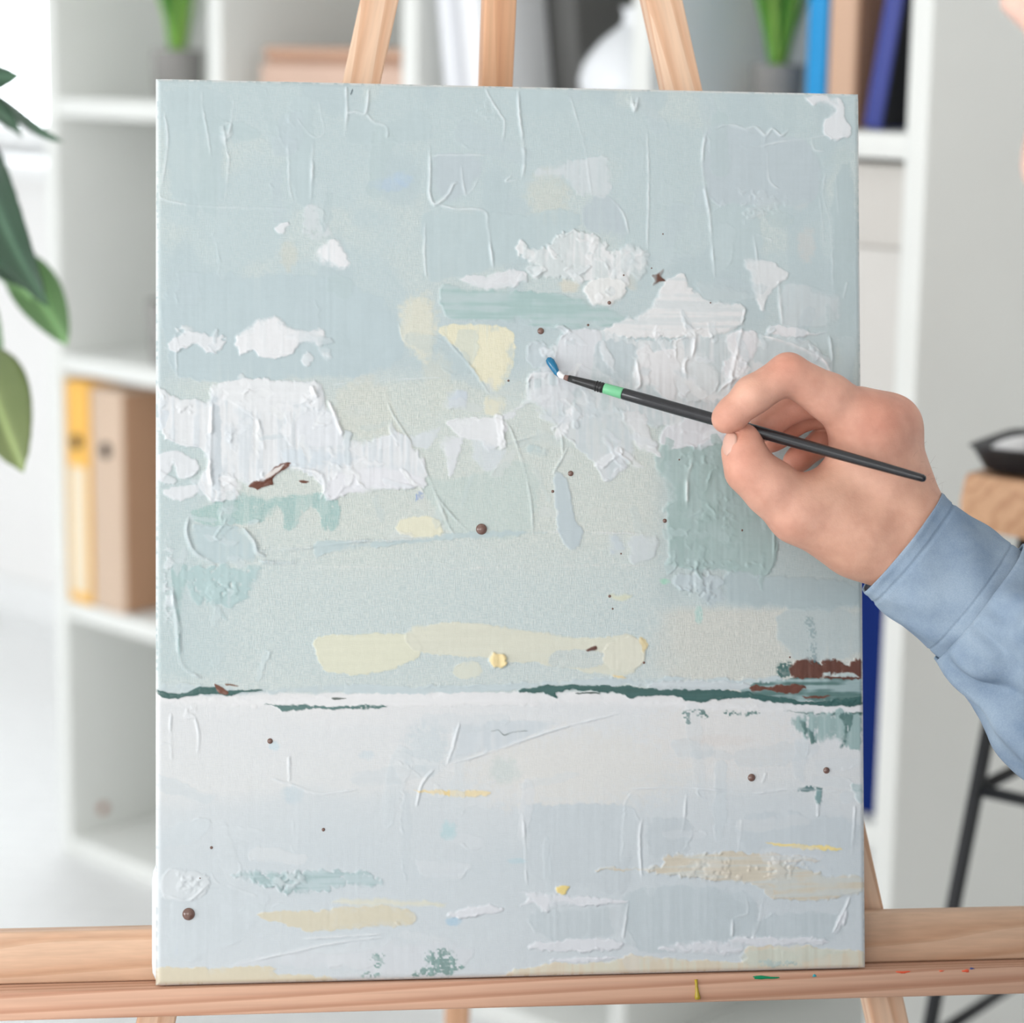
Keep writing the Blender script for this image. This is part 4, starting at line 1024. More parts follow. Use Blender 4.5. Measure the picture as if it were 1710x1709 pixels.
stroke([(1321, 1108), (1340, 1099), (1362, 1102), (1370, 1112), (1377, 1101), (1402, 1107), (1415, 1112), (1421, 1102), (1438, 1101), (1443, 1116), (1440, 1136), (1428, 1124), (1402, 1122), (1378, 1130), (1345, 1135), (1322, 1132)], BRN, .4, .9, 1.8, 1.7, ridge=.35, streak=.06, gl=.25, feather=0, part=BR + '.1')
stroke([(1376, 1124), (1425, 1124), (1428, 1131), (1378, 1130)], (196, 208, 206), .3, 1, 1, dry=.4, din='v'); stroke([(1380, 1130), (1440, 1131), (1438, 1135), (1382, 1134)], BRN, .3, .8, .8, feather=0, part=BR + '.2')
stroke([(1249, 1150), (1262, 1145), (1288, 1147), (1300, 1143), (1345, 1146), (1336, 1154), (1325, 1160), (1300, 1157), (1282, 1152), (1258, 1155)], (132, 88, 72), .4, .9, 1.0, .8, ridge=.3, gl=.2, feather=0, part=BR + '.3')
stroke([(1342, 1163), (1385, 1162), (1378, 1166), (1345, 1166)], (132, 88, 72), .3, .8, .6, .5, feather=0, part=BR + '.4')
stroke([(1342, 1032), (1358, 1028), (1362, 1060), (1366, 1100), (1376, 1110), (1350, 1106), (1352, 1070)], (96, 128, 130), .12, 1.2, 1.5, 1.5, dry=.56, din='t', ridge=.1)
stroke([(1310, 1020), (1440, 1018), (1440, 1095), (1320, 1098), (1296, 1060)], (190, 204, 206), .1, 1.6, 2, ridge=.08, a=.7, wv=.2)
stroke([(1088, 461), (1098, 457), (1108, 450), (1105, 461), (1111, 470), (1102, 469), (1096, 473), (1090, 478), (1093, 468)], (122, 86, 72), .4, .7, .5, .6, ridge=.2, feather=0, part=BR + '.5')
stroke([(415, 812), (425, 804), (440, 800), (452, 786), (468, 775), (485, 772), (480, 781), (464, 790), (455, 800), (456, 808), (446, 812), (430, 817)], (128, 84, 66), .5, .8, .6, .6, ridge=.4, gl=.15, feather=0, part=BR + '.6')
stroke([(437, 803), (448, 790), (462, 781), (476, 775), (466, 786), (452, 796)], (222, 216, 212), .3, .8, .3, .4)
stroke([(499, 803), (508, 802), (517, 804), (507, 807)], (128, 84, 66), .3, .7, .3, .5)
stroke([(358, 1142), (366, 1146), (380, 1154), (378, 1160), (366, 1158), (360, 1150)], (140, 100, 84), .5, .8, .4, .4, ridge=.3, gl=.15, feather=0, part=BR + '.7'); stroke([(378, 1142), (398, 1145), (396, 1147), (378, 1145)], (140, 104, 80), .3, .7, .3, .3)
stroke([(978, 1086), (994, 1079), (997, 1085), (985, 1088)], (122, 86, 76), .4, .8, .3, .3, feather=0, part=BR + '.8')
# --- water: streaks, greens, sands, greys
G2 = (120, 150, 146)
stroke([(1142, 1188), (1182, 1187), (1178, 1200), (1160, 1196), (1152, 1212), (1146, 1208)], G2, .1, 1, 1.4, 1.4, dry=.5, din='t', ridge=.05); stroke([(1208, 1188), (1268, 1187), (1262, 1194), (1215, 1196)], G2, .1, 1, 1, 1.4, dry=.52, din='t', ridge=.05)
stroke([(1308, 1186), (1340, 1190), (1442, 1190), (1442, 1194), (1350, 1194)], (96, 130, 124), .2, .8, .8, .8, dry=.3)
stroke([(1320, 1192), (1440, 1192), (1440, 1245), (1420, 1250), (1400, 1235), (1370, 1240), (1340, 1230)], (168, 190, 188), .12, 1.5, 3, 2, dry=.48, din='v', ridge=.05, streak=.1)
stroke([(1400, 1194), (1425, 1194), (1412, 1240), (1400, 1250), (1410, 1215)], (112, 144, 140), .12, 1.2, 1.5, 1.5, dry=.46, din='v', ridge=.05); stroke([(1335, 1200), (1352, 1215), (1365, 1240), (1350, 1238)], (112, 144, 140), .12, 1.2, 1.5, 1.5, dry=.5, din='v', ridge=.05)
stroke([(1325, 1320), (1350, 1314), (1372, 1314), (1368, 1320), (1340, 1322)], (120, 150, 150), .2, 1, 1, 1.2, dry=.42); stroke([(1362, 1318), (1372, 1320), (1370, 1345), (1362, 1340)], (150, 178, 178), .3, 1, 1, 1.2); stroke([(1420, 1312), (1442, 1312), (1444, 1335), (1432, 1340)], (184, 202, 202), .3, 1, 1.4)
stroke([(770, 1206), (868, 1205), (930, 1202), (930, 1214), (860, 1240), (750, 1278), (756, 1240)], (211, 217, 220), .12, 1.2, .8, ridge=.18, tex=.02, part='grey_blue_stroke')
ridge(((818, 1222), (832, 1220), (842, 1228), (856, 1223), (884, 1221)), .9, .25, (92, 108, 104), 1.0)
for pts, col in [(((880, 1348), (960, 1345), (1060, 1352), (1062, 1420), (1040, 1490), (960, 1480), (890, 1470), (880, 1400)), (207, 214, 217)), (((1075, 1370), (1150, 1372), (1145, 1420), (1080, 1440)), (205, 212, 215)), (((1245, 1362), (1360, 1362), (1425, 1370), (1420, 1420), (1250, 1425)), (208, 215, 218)),
        (((1050, 1490), (1240, 1488), (1250, 1570), (1080, 1590), (1040, 1560)), (202, 211, 214)), (((1280, 1530), (1400, 1528), (1390, 1570), (1270, 1570)), (202, 211, 214)), (((900, 1520), (1040, 1520), (1030, 1560), (930, 1570), (890, 1550)), (204, 212, 215)), (((430, 1490), (450, 1500), (420, 1560), (340, 1600), (280, 1600), (290, 1500), (350, 1480)), (210, 217, 220)), (((360, 1615), (600, 1572), (760, 1575), (790, 1600), (720, 1630), (480, 1615)), (215, 219, 222))]:
    stroke(pts, col, .10, 1.8, 2.5, ridge=.12, tex=.03, wv=.06, streak=.015)
stroke([(270, 1462), (300, 1450), (350, 1466), (340, 1496), (318, 1503), (285, 1502), (268, 1490)], (216, 221, 223), .35, 1.2, 1.4, ridge=.5, tex=.12); crumbs(280, 1450, 350, 1500, .5, .56)
for r in [((265, 1502), (278, 1496), (300, 1504), (320, 1502), (348, 1476)), ((352, 1458), (358, 1470), (366, 1476)), ((378, 1478), (430, 1498)), ((380, 1615), (480, 1592), (560, 1575), (640, 1565)), ((483, 1262), (483, 1308)), ((450, 1300), (490, 1312), (535, 1326), (600, 1318)), ((768, 1205), (756, 1250), (746, 1278)), ((745, 1278), (820, 1256), (930, 1218), (1040, 1190)), ((872, 1355), (876, 1400), (880, 1480)),
        ((1073, 1365), (1068, 1400), (1072, 1480)), ((1146, 1325), (1142, 1375), (1138, 1390)), ((1238, 1365), (1236, 1400), (1232, 1425)), ((1428, 1345), (1426, 1380), (1422, 1430)), ((1272, 1506), (1268, 1540), (1256, 1568)), ((1224, 1535), (1222, 1565)), ((1246, 1497), (1248, 1525), (1226, 1533)), ((1420, 1498), (1410, 1520), (1390, 1560)), ((1040, 1318), (1150, 1316), (1250, 1325), (1330, 1318), (1420, 1325)), ((1366, 1340), (1366, 1365)), ((1050, 1500), (1040, 1570)), ((285, 1190), (285, 1235), (288, 1270)), ((268, 1242), (284, 1246), (286, 1270)), ((325, 1195), (332, 1230), (330, 1260)), ((505, 1568), (640, 1560)), ((695, 1350), (705, 1310), (725, 1285)), ((660, 1540), (668, 1545)), ((1280, 1290), (1272, 1310))]:
    ridge(r, 1.4, .42, (222, 226, 228), .6)
crumbs(300, 1170, 340, 1220, .4, .6)
stroke([(380, 1460), (450, 1456), (520, 1452), (560, 1455), (620, 1458), (640, 1478), (560, 1486), (520, 1490), (480, 1494), (450, 1480)], (196, 211, 213), .3, 1.3, 3, 2, ridge=.4, tex=.2, dry=.34, streak=.05, sdir='h', inner=(178, 198, 199)); crumbs(440, 1450, 530, 1495, .6, .54, (214, 220, 222), .6)
SA = 'sand_stroke'
stroke([(430, 1524), (520, 1521), (600, 1512), (660, 1513), (692, 1524), (690, 1546), (640, 1548), (590, 1552), (520, 1558), (495, 1548), (450, 1538)], (219, 213, 193), .22, 1.0, 1.4, ridge=.2, tex=.03, feather=.4, part=SA + '.1')
stroke([(560, 1506), (620, 1500), (735, 1508), (735, 1516), (640, 1512), (570, 1512)], (223, 221, 204), .1, 1.8, 2, ridge=.05, a=.8)
stroke([(260, 1618), (340, 1616), (452, 1615), (460, 1628), (545, 1630), (546, 1646), (258, 1650)], (221, 213, 191), .25, 1.0, 1.0, ridge=.15, tex=.04, feather=.4, part=SA + '.2')
stroke([(842, 1632), (860, 1618), (930, 1610), (1010, 1606), (1040, 1600), (1060, 1596), (1235, 1606), (1240, 1584), (1300, 1580), (1420, 1586), (1445, 1592), (1446, 1620), (1250, 1628), (842, 1636)], (224, 214, 194), .3, 1.1, 2.0, ridge=.3, tex=.06, streak=.04, inner=(222, 218, 200), feather=.4, part=SA + '.3')
stroke([(1245, 1590), (1360, 1584), (1420, 1590), (1380, 1600), (1290, 1615), (1245, 1610)], (212, 216, 204), .1, 1.5, 2, a=.7, streak=.08)
stroke([(1000, 1450), (1105, 1448), (1108, 1430), (1180, 1426), (1290, 1426), (1370, 1436), (1310, 1442), (1340, 1450), (1400, 1462), (1440, 1466), (1444, 1484), (1425, 1494), (1370, 1506), (1320, 1504), (1284, 1496), (1270, 1480), (1200, 1472), (1120, 1462), (1060, 1454), (1000, 1454)], (218, 210, 193), .35, 1.0, 2.4, 1.4, ridge=.45, tex=.2, sdir='h', streak=.03, inner=(213, 214, 207), feather=.4, part=SA + '.4')
crumbs(1100, 1425, 1400, 1480, .5, .56, (226, 218, 204), .5)
stroke([(1278, 1408), (1330, 1410), (1400, 1415), (1398, 1420), (1345, 1418), (1300, 1413)], (242, 224, 160), .15, .9, .8, feather=.25, part='yellow_streak.1')
stroke([(690, 1322), (750, 1320), (812, 1322), (812, 1329), (770, 1331), (740, 1328)], (240, 216, 150), .12, 1.2, 1, a=.85, dry=.2, feather=.25, part='yellow_streak.2'); stroke([(930, 1481), (950, 1480), (948, 1488), (942, 1495), (932, 1493)], (240, 220, 150), .6, .9, .8, feather=.25, part='yellow_streak.3')
for pts in [((864, 1488), (915, 1490), (960, 1496), (1020, 1502), (1048, 1508), (980, 1512), (930, 1514), (912, 1524), (896, 1512), (866, 1512), (880, 1500)), ((880, 1582), (905, 1574), (990, 1568), (1036, 1572), (1040, 1580), (1010, 1586), (905, 1588)), ((1100, 1582), (1160, 1572), (1235, 1574), (1232, 1592), (1180, 1594), (1120, 1588)), ((1215, 1568), (1290, 1565), (1370, 1568), (1375, 1576), (1300, 1580), (1240, 1578)), ((750, 1524), (800, 1516), (838, 1514), (830, 1524), (790, 1532), (760, 1532)), ((1396, 1540), (1415, 1520), (1410, 1545), (1390, 1562)), ((920, 1608), (1000, 1606), (1035, 1600), (1000, 1598), (940, 1602))]:
    stroke(pts, (223, 225, 228), .4, 1.0, 1.8, 1.0, ridge=.4, tex=.08, part='white_wave.%d' % pts[0][0])
for pts in [((614, 1596), (640, 1594), (640, 1614), (628, 1614), (618, 1606)), ((708, 1590), (758, 1588), (760, 1612), (735, 1620), (712, 1612)), ((690, 1622), (720, 1612), (770, 1614), (768, 1624), (735, 1630), (692, 1632)), ((606, 1628), (636, 1624), (632, 1632), (608, 1634))]:
    stroke(pts, (150, 176, 172), .06, 1.2, 1.6, 1.6, dry=.50, din='t', ridge=.04, streak=.15)
stroke([(1270, 1606), (1320, 1604), (1335, 1612), (1280, 1616)], (196, 208, 202), .06, 1.2, 1.6, 1.6, dry=.48, din='t', ridge=.02)
stroke([(694, 824), (706, 822), (704, 834), (695, 834)], (128, 158, 210), .05, 1.2, 1, 1, dry=.44, din='t', ridge=0)
ridge(((589, 148), (587, 154), (585, 159)), .7, .1, (80, 98, 108), .8)
# small knife work scattered through the passages
def scatter(n, x0, y0, x1, y1, L, w, cols, h, ridge_, hv=.5, slant=.25, need=None, a=.8, tex=.05, wv=None):
    for _ in range(n):
        for tr in range(12):
            x = RNG.uniform(x0, x1); y = RNG.uniform(y0, y1)
            if need is None: break
            g = px2g([(x, y)])[0]; k = ID[int(np.clip(g[1], 0, NY - 1)), int(np.clip(g[0], 0, NX - 1))]
            if k in need: break
        else: continue
        ll = RNG.uniform(*L) / 2; ww = RNG.uniform(*w) / 2
        an = (math.pi / 2 if RNG.random() < hv else 0) + RNG.normal() * slant
        cs, sn = math.cos(an), math.sin(an); q = []
        for (p_, r_) in ((-1, -.9), (-.3, -1), (.5, -.9), (1, -.5), (.95, .6), (.4, 1), (-.4, .95), (-1, .7)):
            p2, r2 = p_ * ll * RNG.uniform(.8, 1.15), r_ * ww * RNG.uniform(.7, 1.2); q.append((x + p2 * cs - r2 * sn, y + p2 * sn + r2 * cs))
        c = cols[int(RNG.integers(len(cols)))]; g = px2g([(x, y)])[0]
        wv_ = float(Wv[int(np.clip(g[1], 0, NY - 1)), int(np.clip(g[0], 0, NX - 1))]) * .5 if wv is None else wv
        stroke(q, c, h=h * RNG.uniform(.5, 1.3), edge=1.0, rough=2.0, fine=1.0, a=a * RNG.uniform(.5, 1), ridge=ridge_ * RNG.uniform(.5, 1.5), tex=tex, wv=wv_, feather=.7, streak=.015, sdir='v' if abs(sn) > .7 else 'h')
cl_ids = [v for k, v in PARTS.items() if k.startswith('white_cloud') or k.startswith('pale_blue')]
te_ids = [v for k, v in PARTS.items() if k.startswith('teal')]
scatter(110, 262, 530, 1440, 840, (16, 60), (6, 18), [(230, 231, 232), (224, 227, 229), (216, 221, 224), (208, 216, 219), (226, 228, 228)], .4, .5, .55, .5, cl_ids, .85, .12, 0)
scatter(26, 860, 380, 1090, 520, (12, 36), (5, 14), [(230, 231, 231), (214, 220, 221), (224, 226, 226)], .4, .45, .5, .6, cl_ids, .85, .12, 0)
scatter(40, 1095, 745, 1295, 955, (16, 60), (6, 18), [(174, 195, 192), (186, 204, 203), (178, 199, 197)], .2, .3, .8, .4, te_ids, .7, .08, 0)
scatter(46, 270, 140, 1430, 620, (40, 120), (16, 44), [(190, 204, 206), (197, 210, 212), (193, 205, 209), (189, 204, 205)], .05, .13, .75, .2, [0], .55, .02)
scatter(40, 270, 1190, 1435, 1640, (50, 150), (12, 36), [(214, 220, 222), (220, 223, 225), (206, 214, 217), (222, 224, 224), (210, 218, 221)], .06, .14, .35, .15, [0], .5, .02)
scatter(22, 560, 640, 1100, 900, (24, 70), (8, 22), [(200, 211, 210), (212, 215, 209), (196, 208, 208), (216, 219, 218)], .06, .15, .5, .6, [0], .5, .03)
scatter(14, 262, 840, 440, 1130, (20, 60), (8, 20), [(188, 205, 206), (200, 212, 213), (206, 215, 217)], .15, .3, .8, .3, [0], .6, .08)
# overall brush drag and canvas edge
Hm += .05 * (N_V - .5) + .03 * (N_H - .5)
# tidy: light smoothing of relief
K = np.array([.25, .5, .25], np.float32)
def sm1(A):
    B = np.pad(A, ((1, 1), (0, 0)), 'edge'); A = B[:-2] * .25 + B[1:-1] * .5 + B[2:] * .25
    B = np.pad(A, ((0, 0), (1, 1)), 'edge'); return B[:, :-2] * .25 + B[:, 1:-1] * .5 + B[:, 2:] * .25
Hm = sm1(Hm)
C = C ** 1.25
C = C * .9 + C.mean(-1, keepdims=True) * .1
C = np.clip(C * (1 + .03 * (N_FINE - .5))[..., None] * PG, 0, 1)
# rounded wrap at the four edges
U = fx_ * CAN_W; V = fy_ * CAN_H
R0 = .0032
e = np.minimum(np.minimum(U, CAN_W - U), np.minimum(V, CAN_H - V))
drop = np.where(e < R0, R0 - np.sqrt(np.maximum(0, R0 ** 2 - (R0 - e) ** 2)), 0)
RELIEF = 1.6
Z = Hm * RELIEF * .001 * np.clip(e / .002, .0, 1) - drop
blend(sstep(.0022, .0004, e) * sstep(.35, .5, N_H * .5 + N_V * .5) * .7, (226, 226, 224), 0.3)
POS = (CAN_O + U[..., None] * CAN_R + V[..., None] * CAN_D + Z[..., None] * CAN_N)
gy_, gx_ = np.gradient(Z, CAN_H / (NY - 1), CAN_W / (NX - 1))
NRM = CAN_N - gx_[..., None] * CAN_R - gy_[..., None] * CAN_D
NRM /= np.linalg.norm(NRM, axis=-1, keepdims=True)

def paint_material():
    mt, nt, b = new_mat('oil_paint_on_canvas')
    at = N(nt, 'ShaderNodeAttribute', attribute_name='paint')
    aw = N(nt, 'ShaderNodeAttribute', attribute_name='weave')
    ag = N(nt, 'ShaderNodeAttribute', attribute_name='gloss')
    uv = N(nt, 'ShaderNodeUVMap', uv_map='canvas')
    def thread(sx, sy):
        mp = N(nt, 'ShaderNodeMapping'); mp.inputs['Scale'].default_value = (sx, sy, 1); nt.links.new(uv.outputs['UV'], mp.inputs['Vector'])
        w = N(nt, 'ShaderNodeTexNoise', Scale=1.0, Detail=1.5); nt.links.new(mp.outputs['Vector'], w.inputs['Vector']); return w
    wx = thread(1800.0, 260.0); wy = thread(260.0, 1800.0)
    ad = N(nt, 'ShaderNodeMath', operation='ADD'); nt.links.new(wx.outputs['Fac'], ad.inputs[0]); nt.links.new(wy.outputs['Fac'], ad.inputs[1])
    rp = ramp(nt, [(0.40, (0, 0, 0)), (0.62, (1, 1, 1))])
    dv = N(nt, 'ShaderNodeMath', operation='MULTIPLY'); dv.inputs[1].default_value = .5
    nt.links.new(ad.outputs[0], dv.inputs[0]); nt.links.new(dv.outputs[0], rp.inputs['Fac'])
    # primed thread tops show through thin paint
    k = N(nt, 'ShaderNodeMath', operation='MULTIPLY'); nt.links.new(rp.outputs['Color'], k.inputs[0]); nt.links.new(aw.outputs['Fac'], k.inputs[1])
    k2 = N(nt, 'ShaderNodeMath', operation='MULTIPLY'); k2.inputs[1].default_value = .32; nt.links.new(k.outputs[0], k2.inputs[0])
    mx = N(nt, 'ShaderNodeMix', data_type='RGBA'); mx.inputs['B'].default_value = (*lin((228, 226, 217)), 1)
    nt.links.new(k2.outputs[0], mx.inputs['Factor'])
    dk = N(nt, 'ShaderNodeMix', data_type='RGBA', blend_type='MULTIPLY'); dk.inputs['B'].default_value = (.95, .96, .96, 1)
    iv = N(nt, 'ShaderNodeMath', operation='SUBTRACT'); iv.inputs[0].default_value = 1.0; nt.links.new(rp.outputs['Color'], iv.inputs[1])
    iw = N(nt, 'ShaderNodeMath', operation='MULTIPLY'); nt.links.new(iv.outputs[0], iw.inputs[0]); nt.links.new(aw.outputs['Fac'], iw.inputs[1])
    nt.links.new(iw.outputs[0], dk.inputs['Factor']); nt.links.new(at.outputs['Color'], dk.inputs['A'])
    nt.links.new(dk.outputs['Result'], mx.inputs['A'])
    nt.links.new(mx.outputs['Result'], b.inputs['Base Color'])
    nt.links.new(ag.outputs['Fac'], b.inputs['Roughness'])
    b.inputs['Specular IOR Level'].default_value = .35
    bw = N(nt, 'ShaderNodeMath', operation='MULTIPLY_ADD'); bw.inputs[1].default_value = .8; bw.inputs[2].default_value = .06
    nt.links.new(aw.outputs['Fac'], bw.inputs[0])
    bp = N(nt, 'ShaderNodeBump', Distance=.0003); nt.links.new(bw.outputs[0], bp.inputs['Strength'])
    nt.links.new(ad.outputs[0], bp.inputs['Height']); nt.links.new(bp.outputs['Normal'], b.inputs['Normal'])
    return mt
M_PAINT = paint_material()
cbot = CP(CAN_W / 2, CAN_H, -.01)
painting = empty('painting', cbot, 'pale seascape oil painting on stretched canvas standing on the easel ledge', 'painting')
def patch(name, sel, lift=0.0, label=None):
    """build the cells selected (NY-1, NX-1) as one mesh"""
    idx = np.argwhere(sel)
    if len(idx) == 0: return None
    i, j = idx[:, 0], idx[:, 1]
    q = np.stack([i * NX + j, (i + 1) * NX + j, (i + 1) * NX + j + 1, i * NX + j + 1], 1)
    used, inv = np.unique(q, return_inverse=True); q = inv.reshape(q.shape)
    off = np.array(painting.location)
    P = POS.reshape(-1, 3)[used] - off + lift * CAN_N
    me = bpy.data.meshes.new(name)
    nv, nf = len(P), len(q)
    me.vertices.add(nv); me.vertices.foreach_set('co', P.astype(np.float32).ravel())
    me.loops.add(nf * 4); me.loops.foreach_set('vertex_index', q.astype(np.int32).ravel())
    me.polygons.add(nf); me.polygons.foreach_set('loop_start', np.arange(0, nf * 4, 4, dtype=np.int32)); me.polygons.foreach_set('loop_total', np.full(nf, 4, np.int32))
    me.update(calc_edges=True)
    smooth(me)
    a = me.color_attributes.new('paint', 'FLOAT_COLOR', 'POINT')
    cc = np.ones((nv, 4), np.float32); cc[:, :3] = C.reshape(-1, 3)[used]; a.data.foreach_set('color', cc.ravel())
    w = me.attributes.new('weave', 'FLOAT', 'POINT'); w.data.foreach_set('value', Wv.ravel()[used].astype(np.float32))
    g = me.attributes.new('gloss', 'FLOAT', 'POINT'); g.data.foreach_set('value', Gl.ravel()[used].astype(np.float32))
    uvl = me.uv_layers.new(name='canvas')
    UVv = np.stack([U.ravel()[used], V.ravel()[used]], 1)[q.ravel()].astype(np.float32); uvl.data.foreach_set('uv', UVv.ravel())
    me.normals_split_custom_set_from_vertices(NRM.reshape(-1, 3)[used].astype(np.float32))
    o = link(name, me, M_PAINT, painting, Matrix.Translation(painting.location))
    if label: o['label'] = label
    return o
cell = ID[:-1, :-1]
LAB = {'white_cloud': 'thick white painted clouds', 'horizon_stroke': 'dark teal horizon strokes', 'brown_patch': 'brown paint patches', 'cream_stroke': 'cream strokes around the painted sun', 'sand_stroke': 'sandy beige strokes', 'teal_stroke': 'grey-green knife strokes',
       'sun_dab': 'small yellow sun dab', 'yellow_streak': 'thin yellow streaks', 'white_wave': 'white wave strokes', 'white_dab': 'small white dabs', 'grey_drip': 'grey dripping stroke', 'pale_blue_stroke': 'pale blue-white stroke', 'grey_blue_stroke': 'pale grey wedge'}
patch('paint_ground', cell == 0)
for nm, k in PARTS.items(): patch(nm.split('.')[0], cell == k, 0.0, LAB.get(nm.split('.')[0]))
# canvas body behind the paint
def canvas_body():
    D = .0195; ins = .0; bm = bmesh.new()
    z0 = -R0 + .0003
    n_s = 10; loops = []
    def ringpts(z, o):
        pts = []
        for (cx, cy, a0) in ((o + R0, o + R0, 180), (CAN_W - o - R0, o + R0, 270), (CAN_W - o - R0, CAN_H - o - R0, 0), (o + R0, CAN_H - o - R0, 90)):
            for s in range(n_s + 1):
                a = math.radians(a0 + 90 * s / n_s); pts.append((cx + R0 * math.cos(a), cy + R0 * math.sin(a), z))
        return pts
    for z, o in ((z0, .0), (z0 - .002, 0), (-D + .001, 0.0), (-D, .001)):
        loops.append([bm.verts.new(Vector(CP(u, v, z)) - painting.location) for u, v, z in ringpts(z, o)])
    for a, b in zip(loops, loops[1:]):
        for i in range(len(a)): bm.faces.new((a[i], a[(i + 1) % len(a)], b[(i + 1) % len(a)], b[i]))
    bm.faces.new(loops[0]); bm.faces.new(loops[-1][::-1])
    bmesh.ops.recalc_face_normals(bm, faces=bm.faces)
    me = bpy.data.meshes.new('canvas'); bm.to_mesh(me); bm.free(); smooth(me); me.set_sharp_from_angle(angle=math.radians(40)); return me
M_CANV = plain('primed_canvas', (232, 231, 228), .8, .03, 60, .3, 900)
link('canvas', canvas_body(), M_CANV, painting, Matrix.Translation(painting.location))['label'] = 'white primed canvas edge'
# folded canvas corner at lower left
fu, fv0 = -.0012, None
_, v_a = uvn(252, 1440, -.008); _, v_b = uvn(252, 1648, -.008)
fold = []
for s in np.linspace(0, 1, 14):
    v = v_a + (CAN_H - .001 - v_a) * s
    w = .0034 * min(1, s * 9) ** .7 * (1 - .85 * max(0, (s - .9) / .1) ** 1.5)
    fold.append((CP(.0012, v, -.0085), max(.0007, w)))
fm = tube_mesh('canvas_fold', [f[0] for f in fold], [f[1] for f in fold], 14)
link('canvas_fold', fm, plain('pale_blue_canvas', (222, 228, 232), .7, .03, 60, .2, 600), painting)['label'] = 'bulging folded canvas corner'
# brown beads of paint
M_BEAD = plain('brown_bead', (112, 84, 74), .12, .08, 400, spec=.7)
def bead_mesh(r):
    pr = [(r * math.cos(a), r * .62 * math.sin(a)) for a in np.linspace(-.35, math.pi / 2 - .06, 9)]
    return lathe_mesh('paint_bead', pr, 22)
for (x, y, r) in [(315, 1527, 10.3), (804, 884, 9.4), (903, 553, 5.6), (953, 791, 4.7), (923, 821, 2.6), (1255, 1299, 6.6), (1380, 1287, 5.6), (451, 1238, 4.6), (1018, 996, 2.5), (1023, 1017, 1.7), (1110, 870, 3.6), (1239, 886, 1.8), (540, 1386, 2.9), (353, 1416, 2.5),
                  (1017, 506, 3.1), (849, 636, 1.9), (982, 543, 2.1), (1182, 706, 2.6), (1075, 1107, 2.1), (1134, 768, 1.5), (1037, 925, 1.5), (1186, 506, 1.3), (1107, 391, 1.3), (1041, 460, 1.5), (1088, 448, 1.3), (1319, 1098, 1.6), (1391, 1101, 1.4), (334, 1467, 1.2)]:
    u, v = px2uv(x, y); gi = int(np.clip(float(v) / CAN_H * (NY - 1), 0, NY - 1)); gj = int(np.clip(float(u) / CAN_W * (NX - 1), 0, NX - 1))
    p = CP(float(u), float(v), float(Z[gi, gj]))
    link('paint_bead', bead_mesh(r * S), M_BEAD, painting, frame(p, CAN_R, -CAN_D, CAN_N))

# ------------------------------------------------------------------ the painter
def smin(a, b, k):
    h = np.clip(.5 + .5 * (b - a) / k, 0, 1)
    return b * (1 - h) + a * h - k * h * (1 - h)
def rcone(P, a, b, r1, r2):
    a = np.asarray(a, np.float32); b = np.asarray(b, np.float32)
    ba = b - a; L = float(ba @ ba) + 1e-12
    pa = P - a
    t = np.clip((pa @ ba) / L, 0, 1)
    q = pa - t[..., None] * ba
    return np.sqrt((q * q).sum(-1)) - (r1 + (r2 - r1) * t)
def ellip(P, c, ax, r):
    """ellipsoid; ax rows are its unit axes"""
    q = (P - np.asarray(c, np.float32)) @ np.asarray(ax, np.float32).T
    r = np.asarray(r, np.float32)
    k0 = np.sqrt(((q / r) ** 2).sum(-1)); k1 = np.sqrt(((q / r ** 2) ** 2).sum(-1)) + 1e-9
    return k0 * (k0 - 1) / k1
def chain(P, nodes, k):
    d = None
    for (a, ra), (b, rb) in zip(nodes, nodes[1:]):
        s = rcone(P, a, b, ra, rb); d = s if d is None else smin(d, s, k)
    return d
